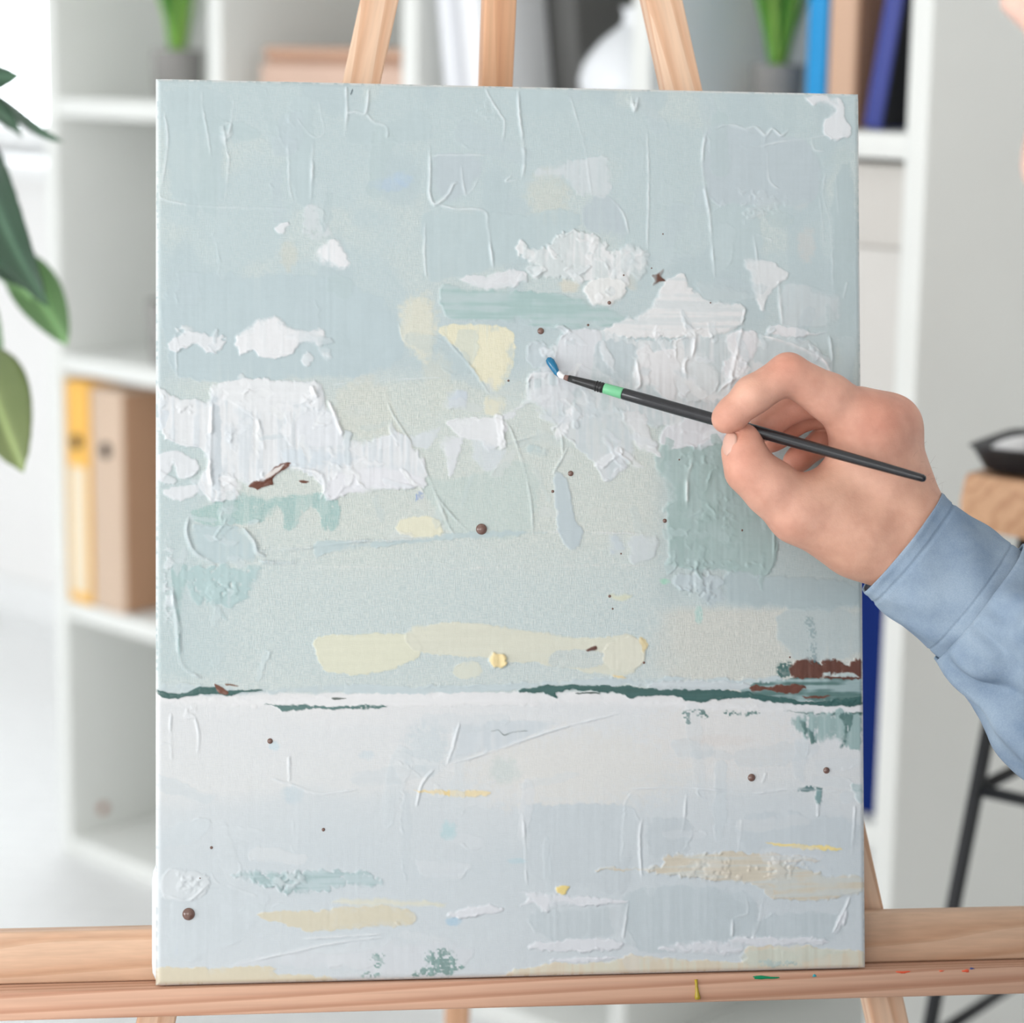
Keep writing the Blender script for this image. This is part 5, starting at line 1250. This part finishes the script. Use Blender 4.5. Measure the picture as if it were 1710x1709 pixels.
def surface_nets(f, o, ax, h):
    """f(P)->distance on a grid with origin o, axes ax (3x3 rows), size n, step h -> verts, quads"""
    fld = f; nx, ny, nz = fld.shape
    ins = fld < 0
    cs = np.zeros((nx - 1, ny - 1, nz - 1), np.int8)
    for i in (0, 1):
        for j in (0, 1):
            for k in (0, 1): cs += ins[i:nx - 1 + i, j:ny - 1 + j, k:nz - 1 + k]
    act = (cs > 0) & (cs < 8)
    idx = np.argwhere(act); vid = np.full(act.shape, -1, np.int64); vid[act] = np.arange(len(idx))
    acc = np.zeros((len(idx), 3)); cnt = np.zeros(len(idx))
    cor = [(0, 0, 0), (1, 0, 0), (0, 1, 0), (1, 1, 0), (0, 0, 1), (1, 0, 1), (0, 1, 1), (1, 1, 1)]
    vals = [fld[idx[:, 0] + c[0], idx[:, 1] + c[1], idx[:, 2] + c[2]] for c in cor]
    for a in range(8):
        for b in range(a + 1, 8):
            if sum(abs(cor[a][q] - cor[b][q]) for q in range(3)) != 1: continue
            va, vb = vals[a], vals[b]; m_ = (va < 0) != (vb < 0)
            t = np.where(m_, va / np.where(va - vb == 0, 1e-9, va - vb), 0)
            p = np.array(cor[a]) + t[:, None] * (np.array(cor[b]) - np.array(cor[a]))
            acc += p * m_[:, None]; cnt += m_
    V = (idx + acc / cnt[:, None]) * h
    quads = []
    for axis in range(3):
        sl0 = [slice(None)] * 3; sl1 = [slice(None)] * 3; sl0[axis] = slice(0, -1); sl1[axis] = slice(1, None)
        A, B = ins[tuple(sl0)], ins[tuple(sl1)]
        e = np.argwhere(A != B)
        u, w = [(1, 2), (2, 0), (0, 1)][axis]
        ok = (e[:, u] > 0) & (e[:, w] > 0) & (e[:, u] < fld.shape[u] - 1) & (e[:, w] < fld.shape[w] - 1)
        e = e[ok]; fl_ = A[tuple(e.T)]
        def g(du, dw):
            q = e.copy(); q[:, u] -= du; q[:, w] -= dw; return vid[tuple(q.T)]
        q = np.stack([g(0, 0), g(1, 0), g(1, 1), g(0, 1)], 1)
        q[~fl_] = q[~fl_][:, ::-1]
        quads.append(q)
    Q = np.concatenate(quads)
    return o + V @ ax, Q
def grid_pts(lo, hi, h, o, ax):
    n = [int((hi[i] - lo[i]) / h) + 1 for i in range(3)]
    g = np.stack(np.meshgrid(*[np.arange(n[i], dtype=np.float32) * h for i in range(3)], indexing='ij'), -1)
    org = o + lo[0] * ax[0] + lo[1] * ax[1] + lo[2] * ax[2]
    return (org + g @ ax).astype(np.float32), org
def taubin(V, Q, it=6, lam=.5, mu=-.52):
    n = len(V)
    e = np.concatenate([Q[:, [0, 1]], Q[:, [1, 2]], Q[:, [2, 3]], Q[:, [3, 0]]]); e = np.concatenate([e, e[:, ::-1]])
    deg = np.bincount(e[:, 0], minlength=n).astype(float)[:, None]; deg[deg == 0] = 1
    for i in range(it):
        for f in (lam, mu):
            s = np.stack([np.bincount(e[:, 0], V[e[:, 1], k], minlength=n) for k in range(3)], 1)
            V = V + f * (s / deg - V)
    return V
cm = .01
def Hn(x, y, off): return PC(x, y, off * cm)
FR = np.stack([CAN_R, CAN_D, CAN_N])
# joints of the right hand (photo column, row, cm in front of the canvas)
IDX = [(Hn(1455, 718, 5.0), .0165), (Hn(1385, 664, 5.8), .0128), (Hn(1316, 624, 6.3), .0108), (Hn(1257, 660, 6.25), .0103), (Hn(1222, 692, 5.9), .0088), (Hn(1212, 700, 5.75), .0078)]
MID = [(Hn(1484, 714, 4.2), .0145), (Hn(1430, 684, 4.2), .0118), (Hn(1388, 667, 4.1), .0102), (Hn(1332, 674, 3.7), .0090), (Hn(1284, 706, 3.5), .0082), (Hn(1272, 716, 3.5), .0074)]
RIN = [(Hn(1484, 742, 3.0), .0138), (Hn(1440, 700, 2.5), .0110), (Hn(1404, 688, 2.2), .0098), (Hn(1346, 692, 1.9), .0084), (Hn(1298, 726, 1.9), .0076), (Hn(1286, 736, 1.9), .0070)]
PIN = [(Hn(1496, 792, 2.0), .0125), (Hn(1455, 748, 1.5), .0098), (Hn(1420, 734, 1.3), .0088), (Hn(1374, 738, 1.3), .0076), (Hn(1334, 766, 1.4), .0070), (Hn(1326, 773, 1.4), .0064)]
THB = [(Hn(1428, 894, 4.6), .0212), (Hn(1335, 854, 5.0), .0172), (Hn(1288, 815, 5.2), .0146), (Hn(1252, 784, 5.3), .0127), (Hn(1242, 752, 5.2), .0108), (Hn(1243, 734, 5.1), .0086)]
WRA, WRB = Hn(1518, 880, 4.5), Hn(1490, 918, 4.6)
FOREDIR = nrm(Hn(1640, 1010, 5.3) - Hn(1505, 902, 4.6))
def hand_field(P):
    palm = rcone(P, WRA, IDX[0][0], .0185, .0165)
    for q in (rcone(P, WRA, MID[0][0], .0185, .0150), rcone(P, WRA, RIN[0][0], .018, .0140), rcone(P, WRB, PIN[0][0], .017, .0125), rcone(P, WRB, IDX[0][0], .0185, .0165),
              rcone(P, IDX[0][0], MID[0][0], .0160, .0148), rcone(P, MID[0][0], RIN[0][0], .0145, .0135), rcone(P, RIN[0][0], PIN[0][0], .0130, .0120),
              rcone(P, WRA, WRA + FOREDIR * .12, .0185, .0205), rcone(P, WRB, WRB + FOREDIR * .12, .0180, .0205), rcone(P, WRA, WRB, .0185, .0180)):
        palm = smin(palm, q, .010)
    # web between thumb and first finger, and the ball of the thumb
    web = rcone(P, Hn(1392, 828, 4.5), Hn(1432, 768, 4.5), .0150, .0155)
    palm = smin(palm, web, .012)
    palm = smin(palm, rcone(P, Hn(1432, 892, 4.6), Hn(1372, 846, 4.6), .0215, .0170), .012)
    d = smin(palm, chain(P, THB, .006), .010)
    for f, k in ((IDX, .010), (MID, .008), (RIN, .007), (PIN, .007)):
        d = np.minimum(d, smin(palm, chain(P, f, .0035), k))
    # knuckle swell and tendons
    return d
lo_u, lo_v = px2uv(1130, 560); hi_u, hi_v = px2uv(1700, 1100)
h_ = .00125
G, org = grid_pts((float(lo_u), float(lo_v), .0), (float(hi_u), float(hi_v), .115), h_, CAN_O, FR)
HV, HQ = surface_nets(hand_field(G), org, FR, h_)
HV = taubin(HV, HQ, 5)
del G
# --- head, neck and the rest of the body (coarser)
HF = nrm([-.955, .297, .13]); HU = np.array([0, 0, 1.0]); HU = nrm(HU - HF * (HU @ HF)); HL = np.cross(HU, HF)     # face direction, up, left of the face
CHIN = PT(1700, 296, 1.0)
HC = CHIN - HF * .078 + HU * .108                       # middle of the head
AX = np.stack([HF, HL, HU])
hp_ = lambda f, l, u: HC + f * HF + l * HL + u * HU
def head_field(P):
    d = ellip(P, hp_(-.012, 0, .035), AX, (.098, .076, .092))
    d = smin(d, ellip(P, hp_(.018, 0, -.030), AX, (.062, .058, .076)), .03)          # face block
    d = smin(d, ellip(P, hp_(.059, 0, -.099), AX, (.020, .024, .018)), .022)         # chin
    for s in (-1, 1):
        d = smin(d, rcone(P, hp_(-.02, s * .056, -.055), hp_(.048, s * .016, -.100), .014, .013), .02)     # jaw
        d = smin(d, ellip(P, hp_(.052, s * .036, -.022), AX, (.022, .024, .018)), .015)   # cheek
        d = smin(d, rcone(P, hp_(.080, s * .012, .026), hp_(.066, s * .048, .026), .009, .008), .012)      # brow
    d = smin(d, rcone(P, hp_(.080, 0, .016), hp_(.086, 0, -.031), .0075, .0095), .010)     # nose bridge
    d = smin(d, ellip(P, hp_(.087, 0, -.037), AX, (.0125, .0105, .0095)), .006)
    for s in (-1, 1):
        d = smin(d, ellip(P, hp_(.076, s * .012, -.043), AX, (.011, .008, .008)), .006)   # nostril wings
        eye = ellip(P, hp_(.076, s * .031, .004), AX, (.012, .017, .010)); d = np.maximum(d, -smin(eye, eye, .001))
        d = np.minimum(d, ellip(P, hp_(.066, s * .031, .004), AX, (.0145, .015, .0135)))    # eyeball
        d = smin(d, ellip(P, hp_(-.012, s * .078, -.012), AX, (.018, .008, .031)), .006)  # ear
    d = smin(d, rcone(P, hp_(.066, -.018, -.070), hp_(.066, .018, -.070), .0055, .0055), .006)      # upper lip
    d = smin(d, rcone(P, hp_(.065, -.015, -.080), hp_(.065, .015, -.080), .0062, .0062), .006)      # lower lip
    d = smin(d, ellip(P, hp_(.030, 0, -.062), AX, (.050, .040, .040)), .015)
    return d
NECK0 = hp_(-.028, 0, -.07); SH_M = hp_(-.085, 0, -.205) + np.array([.03, 0, 0])
TF = nrm([-1, .05, 0]); TR = np.array([TF[1], -TF[0], 0])                     # torso facing, its right side
SH_R = SH_M + TR * .165 - np.array([0, 0, .02]); SH_L = SH_M - TR * .165 - np.array([0, 0, .02])
ELB = PT(2090, 1325, 1.05)
WRC = (WRA + WRB) / 2
HIP = SH_M - TF * .06; HIP = np.array([HIP[0], HIP[1], .53])
KNR = HIP + TF * .43 + TR * .13 + np.array([0, 0, .0]); KNL = HIP + TF * .42 - TR * .14
FTR = KNR + TF * .03 + TR * .02; FTR[2] = .09; FTL = KNL - TF * .08; FTL[2] = .09
ELL = SH_L + np.array([0, 0, -.27]) - TF * .02; HDL = KNL - TF * .14 + np.array([0, 0, .095])
def neck_field(P):
    d = rcone(P, NECK0, SH_M, .056, .062)
    return smin(d, ellip(P, hp_(-.004, 0, -.148), AX, (.016, .014, .020)), .02)
def torso_nodes(P, g):
    d = rcone(P, SH_R, SH_L, .062 + g, .062 + g)
    for a, b, r1, r2 in ((SH_M - TF * .0 + np.array([0, 0, -.10]), HIP, .115, .125), (SH_M + TR * .06 + np.array([0, 0, -.10]), HIP + TR * .05, .105, .115), (SH_M - TR * .06 + np.array([0, 0, -.10]), HIP - TR * .05, .105, .115)):
        d = smin(d, rcone(P, a, b, r1 + g, r2 + g), .05)
    return d
def body_field(P):
    d = smin(head_field(P), neck_field(P), .02)
    d = smin(d, torso_nodes(P, -.004), .03)
    d = smin(d, chain(P, [(SH_R, .046), (ELB, .036)], .01), .03)
    d = smin(d, chain(P, [(SH_L, .046), (ELL, .036), (HDL, .026)], .01), .03)
    # resting left hand
    hd = rcone(P, HDL, HDL + TF * .07, .026, .022)
    for k in range(4):
        a = HDL + TF * .075 + TR * (.028 - .018 * k); hd = smin(hd, rcone(P, a, a + TF * (.055 - .008 * abs(k - 1)) - np.array([0, 0, .022]), .0095, .0075), .006)
    a = HDL + TF * .02 + TR * .03; hd = smin(hd, rcone(P, a, a + TF * .05 + TR * .022, .012, .009), .008)
    return smin(d, hd, .012)
def solid(field, pts, pad, h, it=4):
    pts = np.array(pts); lo = pts.min(0) - pad; hi = pts.max(0) + pad
    g, org = grid_pts(lo, hi, h, np.zeros(3), np.eye(3))
    V, Q = surface_nets(field(g), org, np.eye(3), h)
    return taubin(V, Q, it), Q
BV, BQ = solid(body_field, [HC + .1, HC - .1, SH_R, SH_L, HIP, ELB, ELL, HDL + TF * .12], .14, .0062)
person = empty('person', (HIP[0], HIP[1], 0), 'person in a pale blue shirt painting, only the hand, sleeve and face edge in frame', 'person')
# sleeve frames along the arm
cuff_a = Hn(1505, 907, 4.5); cuff_b = Hn(1660, 1027, 5.3)
path = [cuff_a, cuff_b, Hn(1762, 1090, 6.8), Hn(1900, 1175, 10.5), ELB, ELB * .6 + SH_R * .4 + np.array([.02, 0, 0]), SH_R]
pc = catmull(np.array(path), False, 12)
seg = np.concatenate([[0], np.cumsum(np.linalg.norm(np.diff(pc, axis=0), axis=1))])
def path_at(s):
    return np.array([np.interp(s, seg, pc[:, k]) for k in range(3)])
# forearm linking hand and upper arm, running inside the sleeve
arm_s = [.09, .14, .2, .25, .3, .38]
arm_pts = [path_at(x) for x in arm_s]
def skin_mat():
    mt, nt, b = new_mat('skin')
    at = N(nt, 'ShaderNodeAttribute', attribute_name='tone')
    tc = N(nt, 'ShaderNodeTexCoord')
    n1 = N(nt, 'ShaderNodeTexNoise', Scale=90.0, Detail=5.0); nt.links.new(tc.outputs['Object'], n1.inputs['Vector'])
    r1 = ramp(nt, [(.3, (.87, .81, .79)), (.7, (1.08, 1.09, 1.09))]); nt.links.new(n1.outputs['Fac'], r1.inputs['Fac'])
    mm = N(nt, 'ShaderNodeMix', data_type='RGBA', blend_type='MULTIPLY'); mm.inputs['Factor'].default_value = .8
    nt.links.new(at.outputs['Color'], mm.inputs['A']); nt.links.new(r1.outputs['Color'], mm.inputs['B'])
    nt.links.new(mm.outputs['Result'], b.inputs['Base Color'])
    b.inputs['Roughness'].default_value = .52; b.inputs['Specular IOR Level'].default_value = .35
    b.inputs['Subsurface Weight'].default_value = .12; b.inputs['Subsurface Radius'].default_value = (1.0, .35, .2); b.inputs['Subsurface Scale'].default_value = .004
    vo = N(nt, 'ShaderNodeTexVoronoi', Scale=900.0); nt.links.new(tc.outputs['Object'], vo.inputs['Vector'])
    n2 = N(nt, 'ShaderNodeTexNoise', Scale=260.0, Detail=4.0); nt.links.new(tc.outputs['Object'], n2.inputs['Vector'])
    ad = N(nt, 'ShaderNodeMath', operation='MULTIPLY_ADD'); ad.inputs[1].default_value = .35
    nt.links.new(vo.outputs['Distance'], ad.inputs[0]); nt.links.new(n2.outputs['Fac'], ad.inputs[2])
    bp = N(nt, 'ShaderNodeBump', Strength=.22, Distance=.0006); nt.links.new(ad.outputs[0], bp.inputs['Height']); nt.links.new(bp.outputs['Normal'], b.inputs['Normal'])
    return mt
M_SKIN = skin_mat()
am = tube_mesh('tmp', arm_pts, [.024, .028, .031, .034, .035, .036], 24)
AV = np.array([v.co[:] for v in am.vertices]); AF = [tuple(p.vertices) for p in am.polygons]
V = np.concatenate([HV, BV, AV]) - np.array(person.location)
faces = [tuple(q) for q in HQ] + [tuple(q + len(HV)) for q in BQ] + [tuple(i + len(HV) + len(BV) for i in f) for f in AF]
bodym = mesh_from('body', V, faces)
W = V + np.array(person.location)
tone = np.tile(np.array(lin((216, 168, 147)), np.float32), (len(W), 1))
def tint(c, r, col, a):
    global tone
    k = (a * np.exp(-(((W - c) ** 2).sum(1)) / r ** 2))[:, None]; tone = tone * (1 - k) + np.array(lin(col)) * k
RED = (212, 146, 124)
for c, r, a in ((Hn(1466, 705, 6.6), .018, .75), (Hn(1312, 610, 7.0), .016, .6), (Hn(1215, 700, 6.2), .014, .45), (Hn(1500, 680, 5.6), .016, .5), (Hn(1232, 785, 6.4), .018, .5), (Hn(1240, 725, 6), .012, .35), (Hn(1320, 690, 4.5), .022, .6), (Hn(1340, 745, 3), .026, .85), (Hn(1320, 770, 2), .02, .6), (Hn(1310, 900, 5.5), .022, .35)):
    tint(c, r, RED, a)
tint(Hn(1420, 930, 6), .03, (204, 156, 130), .55); tint(Hn(1530, 850, 6), .03, (206, 160, 134), .5); tint(Hn(1390, 800, 6), .018, (228, 186, 160), .5); tint(Hn(1260, 650, 7), .014, (226, 180, 158), .3)
hm_ = (np.linalg.norm(W - HC, axis=1) < .16)
tone[hm_] = tone[hm_] * .55 + np.array(lin((240, 214, 202))) * .45
for s in (-1, 1):                                       # dark of the eyes
    k = np.exp(-((W - hp_(.083, s * .031, .004)) ** 2).sum(1) / .006 ** 2)[:, None]; tone = tone * (1 - k) + np.array((.03, .02, .015)) * k
for c in (hp_(.072, 0, -.070), hp_(.071, 0, -.080)):
    k = .5 * np.exp(-((W - c) ** 2).sum(1) / .014 ** 2)[:, None]; tone = tone * (1 - k) + np.array(lin((196, 128, 116))) * k
ca = bodym.color_attributes.new('tone', 'FLOAT_COLOR', 'POINT')
tt = np.ones((len(W), 4), np.float32); tt[:, :3] = tone; ca.data.foreach_set('color', tt.ravel())
body = link('body', bodym, M_SKIN, person, Matrix.Translation(person.location))
# thumb nail
def nail(c, up_, nor, L, w, name='thumb_nail'):
    x = nrm(up_); n = nrm(np.asarray(nor) - x * (np.asarray(nor) @ x)); y = np.cross(n, x); vs_, fs = [], []
    a_, b_ = 12, 8
    for i in range(a_ + 1):
        s = i / a_ * 2 - 1; hw = w / 2 * math.sqrt(max(0, 1 - abs(s) ** 3.2)) + 1e-5
        for j in range(b_ + 1):
            q = j / b_ * 2 - 1
            vs_.append(c + x * s * L / 2 + y * q * hw - n * (.0022 * q * q + .0006 * s * s) + n * .0006)
    for i in range(a_):
        for j in range(b_): fs.append((i * 9 + j, (i + 1) * 9 + j, (i + 1) * 9 + j + 1, i * 9 + j + 1))
    me = mesh_from(name, vs_, fs); o = link(name, me, plain('nail', (216, 172, 154), .38, .03, 100), person)
    m_ = o.modifiers.new('thickness', 'SOLIDIFY'); m_.thickness = .0006
    return o
# the thumb nail sits on the outer (left) side of the thumb tip
tn_c = THB[4][0] * .35 + THB[5][0] * .65
tn_n = nrm(-CAN_R * .86 + CAN_N * .5 + CAN_D * .05)
_t = np.linspace(0, .02, 200)
_f = hand_field((tn_c + _t[:, None] * tn_n).astype(np.float32))
tn_d = float(_t[np.argmax(_f > 0)])
nail(tn_c + tn_n * (tn_d + .0001), nrm(THB[5][0] - THB[4][0]), tn_n, .0135, .0115)
# fine hairs on the back of the wrist
hv_, hf_ = [], []
hr = random.Random(8); pool = np.where((W[:, 0] > -9) & (np.arange(len(W)) < len(HV)))[0]
vn = np.array([bodym.vertices[int(i)].normal[:] for i in pool[::7]]); wp = W[pool[::7]]
prj = wp - CAM_P; zz_ = prj @ _F; xx_ = CX + F_PX * (prj @ CAM_R) / zz_; yy_ = CY - F_PX * (prj @ CAM_U) / zz_
ok_ = np.where((xx_ > 1400) & (xx_ < 1585) & (yy_ > 735) & (yy_ < 950) & (xx_ - 1400 + (yy_ - 735) * .6 > 120))[0]
for i in hr.sample(list(ok_), min(170, len(ok_))):
    p = wp[i]; n = vn[i]; d0 = nrm(CAN_R * hr.uniform(.2, .8) - CAN_D * hr.uniform(-.4, .7) + n * .35); L = hr.uniform(.003, .0065)
    pts = [p, p + d0 * L * .5 + n * .0004, p + d0 * L + n * .0002 + CAN_D * hr.uniform(-.0012, .0012)]
    tm_ = tube_mesh('tmp', pts, [.00004, .00003, .00001], 3, False); k = len(hv_)
    hv_ += [v.co[:] for v in tm_.vertices]; hf_ += [tuple(j + k for j in f.vertices) for f in tm_.polygons]; bpy.data.meshes.remove(tm_)
ah = link('arm_hair', mesh_from('arm_hair', np.array(hv_) - np.array(person.location), hf_), plain('arm_hair', (120, 84, 60), .6), person, Matrix.Translation(person.location)); tag(ah, kind='stuff')
# hair
def hair_field(P):
    d = ellip(P, hp_(-.020, 0, .044), AX, (.108, .084, .098))
    cut = (P - hp_(.055, 0, .045)) @ (HF * .9 - HU * .43).astype(np.float32)
    d = np.maximum(d, cut.astype(np.float32)); low = -((P - hp_(0, 0, -.035)) @ (HU + HF * -.25).astype(np.float32))
    return np.maximum(d, low)
RV, RQ = solid(hair_field, [HC + .06, HC - .06], .09, .005, 3)
hm = mesh_from('hair', RV - np.array(person.location), [tuple(q) for q in RQ])
link('hair', hm, plain('brown_hair', (84, 60, 44), .6, .3, 200, .6, 300), person, Matrix.Translation(person.location))

# ---- shirt: torso, sleeves and the turned cuff
def denim():
    mt, nt, b = new_mat('chambray')
    tc = N(nt, 'ShaderNodeTexCoord')
    n1 = N(nt, 'ShaderNodeTexNoise', Scale=34.0, Detail=5.0, Roughness=.6); nt.links.new(tc.outputs['Object'], n1.inputs['Vector'])
    A = np.array(lin((128, 147, 168))); B = np.array(lin((158, 174, 189)))
    r = ramp(nt, [(.30, tuple(A)), (.68, tuple(B))]); nt.links.new(n1.outputs['Fac'], r.inputs['Fac'])
    n2 = N(nt, 'ShaderNodeTexNoise', Scale=1500.0, Detail=2.0); nt.links.new(tc.outputs['Object'], n2.inputs['Vector'])
    r2 = ramp(nt, [(.35, (.90, .92, .94)), (.65, (1.05, 1.04, 1.03))]); nt.links.new(n2.outputs['Fac'], r2.inputs['Fac'])
    mm = N(nt, 'ShaderNodeMix', data_type='RGBA', blend_type='MULTIPLY'); mm.inputs['Factor'].default_value = 1
    nt.links.new(r.outputs['Color'], mm.inputs['A']); nt.links.new(r2.outputs['Color'], mm.inputs['B'])
    nt.links.new(mm.outputs['Result'], b.inputs['Base Color'])
    b.inputs['Roughness'].default_value = .9; b.inputs['Specular IOR Level'].default_value = .15
    bp = N(nt, 'ShaderNodeBump', Strength=.25, Distance=.0005)
    n3 = N(nt, 'ShaderNodeTexNoise', Scale=120.0, Detail=6.0); nt.links.new(tc.outputs['Object'], n3.inputs['Vector'])
    ad = N(nt, 'ShaderNodeMath', operation='ADD'); nt.links.new(n3.outputs['Fac'], ad.inputs[0]); nt.links.new(n2.outputs['Fac'], ad.inputs[1])
    nt.links.new(ad.outputs[0], bp.inputs['Height']); nt.links.new(bp.outputs['Normal'], b.inputs['Normal'])
    return mt
M_DEN = denim()
s_cuff = float(np.linalg.norm(cuff_b - cuff_a))
S_END = float(seg[-1])
def ring_frame(s):
    t = nrm(path_at(min(s + .004, S_END)) - path_at(max(s - .004, 0)))
    if s < .004: t = nrm(path_at(.008) - path_at(0))
    # wide axis lies across the picture at the cuff
    wa = nrm(Hn(1567, 830, 4.9) - Hn(1445, 983, 4.9)); wa = nrm(wa - t * (wa @ t)); wb = np.cross(t, wa)
    if wb @ CAN_N < 0: wb = -wb
    return t, wa, wb
def sleeve_mesh(name, s0, s1, ns, na, rad, inner=None):
    vs_, fs = [], []
    for i in range(ns + 1):
        s = s0 + (s1 - s0) * i / ns; t, wa, wb = ring_frame(s); c = path_at(s)
        for j in range(na):
            a = 2 * math.pi * j / na
            ra, rb, off = rad(s, a)
            p = c + wa * ra * math.cos(a) + wb * rb * math.sin(a)
            dirn = nrm(wa * math.cos(a) * rb + wb * math.sin(a) * ra)
            vs_.append(p + dirn * off)
    for i in range(ns):
        for j in range(na): fs.append((i * na + j, (i + 1) * na + j, (i + 1) * na + (j + 1) % na, i * na + (j + 1) % na))
    me = mesh_from(name, np.array(vs_) - np.array(person.location), fs)
    bm = bmesh.new(); bm.from_mesh(me); bmesh.ops.recalc_face_normals(bm, faces=bm.faces); bm.to_mesh(me); bm.free(); smooth(me)
    return me
def gs(x, w): return math.exp(-(x / w) ** 2)
def cuff_rad(s, a):
    k = s / s_cuff
    ra = .0338 + .0035 * k; rb = .0300 + .0035 * k
    o = 0
    o += .0006 * gs(s - .0015, .0018)                                # turned hem edge
    o -= .0007 * gs(s - .0085, .0009) + .0005 * gs(s - (s_cuff - .0165), .0008)   # stitch lines
    o += .0010 * math.sin(2.2 * a + 3 * k) + .0006 * math.sin(5 * a - 9 * k) + .0004 * math.sin(9 * a + 14 * k)
    o += .00018 * math.sin(s * 3800) * (gs(s - .0085, .0016) + gs(s - (s_cuff - .0165), .0016))
    return ra, rb, o
def sleeve_rad(s, a):
    k = max(0, s - s_cuff + .012)
    ra = .0378 + .022 * (1 - math.exp(-k / .055)) ; rb = .0342 + .022 * (1 - math.exp(-k / .055))
    if s > .3:
        q = min(1, (s - .3) / .25); ra += .006 * q; rb += .006 * q
    g_ = min(1, k / .03)
    o = 0
    ph = a + 18 * k
    o += g_ * .0075 * math.sin(3 * ph + .8) * gs(k - .05, .06)
    o += g_ * .0058 * math.sin(5 * a - 26 * k + 1.4 * math.sin(a)) * gs(k - .07, .10)
    o += g_ * .0030 * math.sin(9 * a + 30 * k + 2 * math.sin(2 * a))
    o += .0016 * math.sin(15 * a + 2 * math.sin(3 * a)) * gs(k - .016, .014)         # gathers at the cuff seam
    o += g_ * .004 * math.sin(55 * k + 2.2 * math.sin(a + .5) + a) * (.35 + .65 * gs(k - .2, .12))
    return ra, rb, o
shirt_fn = lambda P: np.maximum(torso_nodes(P, .012), -(rcone(P, NECK0, SH_M + HU * .03, .066, .060)))
def shirt_field(P):
    d = torso_nodes(P, .010)
    d = smin(d, chain(P, [(SH_L, .062), (ELL, .050), (HDL - TF * .03, .038)], .01), .03)
    d = smin(d, chain(P, [(SH_R, .064), (SH_R * .6 + ELB * .4, .058)], .01), .03)
    d = smin(d, rcone(P, SH_M + HU * .045 + HF * -.005, SH_M + HU * .02, .066, .072), .015)      # collar stand
    d = np.maximum(d, -rcone(P, NECK0 + HU * .1, SH_M + HU * .02, .058, .058))
    d = d + .0025 * np.sin(P[..., 2] * 70 + P[..., 0] * 40) * np.sin(P[..., 1] * 55)
    return np.maximum(d, (HIP[2] - .03) - P[..., 2])
TV, TQ = solid(shirt_field, [SH_R, SH_L, HIP, ELL, HDL, SH_M + .1], .15, .0075, 3)
tm = mesh_from('shirt', TV - np.array(person.location), [tuple(q) for q in TQ])
shirt = link('shirt', tm, M_DEN, person, Matrix.Translation(person.location))
shirt['label'] = 'pale blue chambray shirt'
sl = link('sleeve', sleeve_mesh('sleeve', s_cuff - .010, S_END, 230, 150, sleeve_rad), M_DEN, shirt, Matrix.Translation(person.location))
cf = link('cuff', sleeve_mesh('cuff', 0.0, s_cuff, 90, 170, cuff_rad), M_DEN, shirt, Matrix.Translation(person.location))
for o in (sl, cf):
    so = o.modifiers.new('cloth', 'SOLIDIFY'); so.thickness = .0016; so.offset = -1
# trousers
def trouser_field(P):
    d = smin(rcone(P, HIP + TR * .06, KNR, .098, .074), rcone(P, HIP - TR * .06, KNL, .098, .074), .03)
    d = smin(d, rcone(P, HIP + TR * .06, HIP - TR * .06, .12, .12), .03)
    d = smin(d, rcone(P, KNR, FTR, .072, .055), .02); d = np.minimum(d, smin(d, rcone(P, KNL, FTL, .072, .055), .02))
    return np.maximum(d, P[..., 2] - (HIP[2] + .06))
QV, QQ = solid(trouser_field, [HIP, KNR, KNL, FTR, FTL], .14, .011, 3)
link('trousers', mesh_from('trousers', QV - np.array(person.location), [tuple(q) for q in QQ]), plain('dark_trousers', (70, 76, 92), .9, .08, 60, .2, 400), person, Matrix.Translation(person.location))
for f in (FTR, FTL):
    def shoe_field(P, f=f):
        d = rcone(P, f + np.array([0, 0, -.035]), f + TF * .14 + np.array([0, 0, -.055]), .045, .034)
        d = smin(d, rcone(P, f + np.array([0, 0, .0]), f + np.array([0, 0, -.04]), .045, .045), .02)
        return np.maximum(d, .002 - P[..., 2])
    SVv, SQ = solid(shoe_field, [f, f + TF * .14], .08, .008, 3)
    link('shoe', mesh_from('shoe', SVv - np.array(person.location), [tuple(q) for q in SQ]), plain('brown_shoe', (92, 70, 56), .5, .05), person, Matrix.Translation(person.location))
# seat under the painter
ps = empty('low_stool', (HIP[0], HIP[1], 0), 'low wooden stool the painter sits on', 'stool')
SEAT_Z = HIP[2] - .125
link('seat', lathe_mesh('seat', [(.165, SEAT_Z - .035), (.175, SEAT_Z - .028), (.175, SEAT_Z - .006), (.168, SEAT_Z)], 40), M_PINE, ps, Matrix.Translation(ps.location))
for k in range(4):
    a = math.pi / 4 + k * math.pi / 2; c = np.array([math.cos(a), math.sin(a), 0]); b0 = np.array(ps.location)
    link('leg', tube_mesh('leg', [b0 + c * .12 + np.array([0, 0, SEAT_Z - .03]), b0 + c * .16 + np.array([0, 0, .002])], [.016, .013], 12), M_PINE, ps)
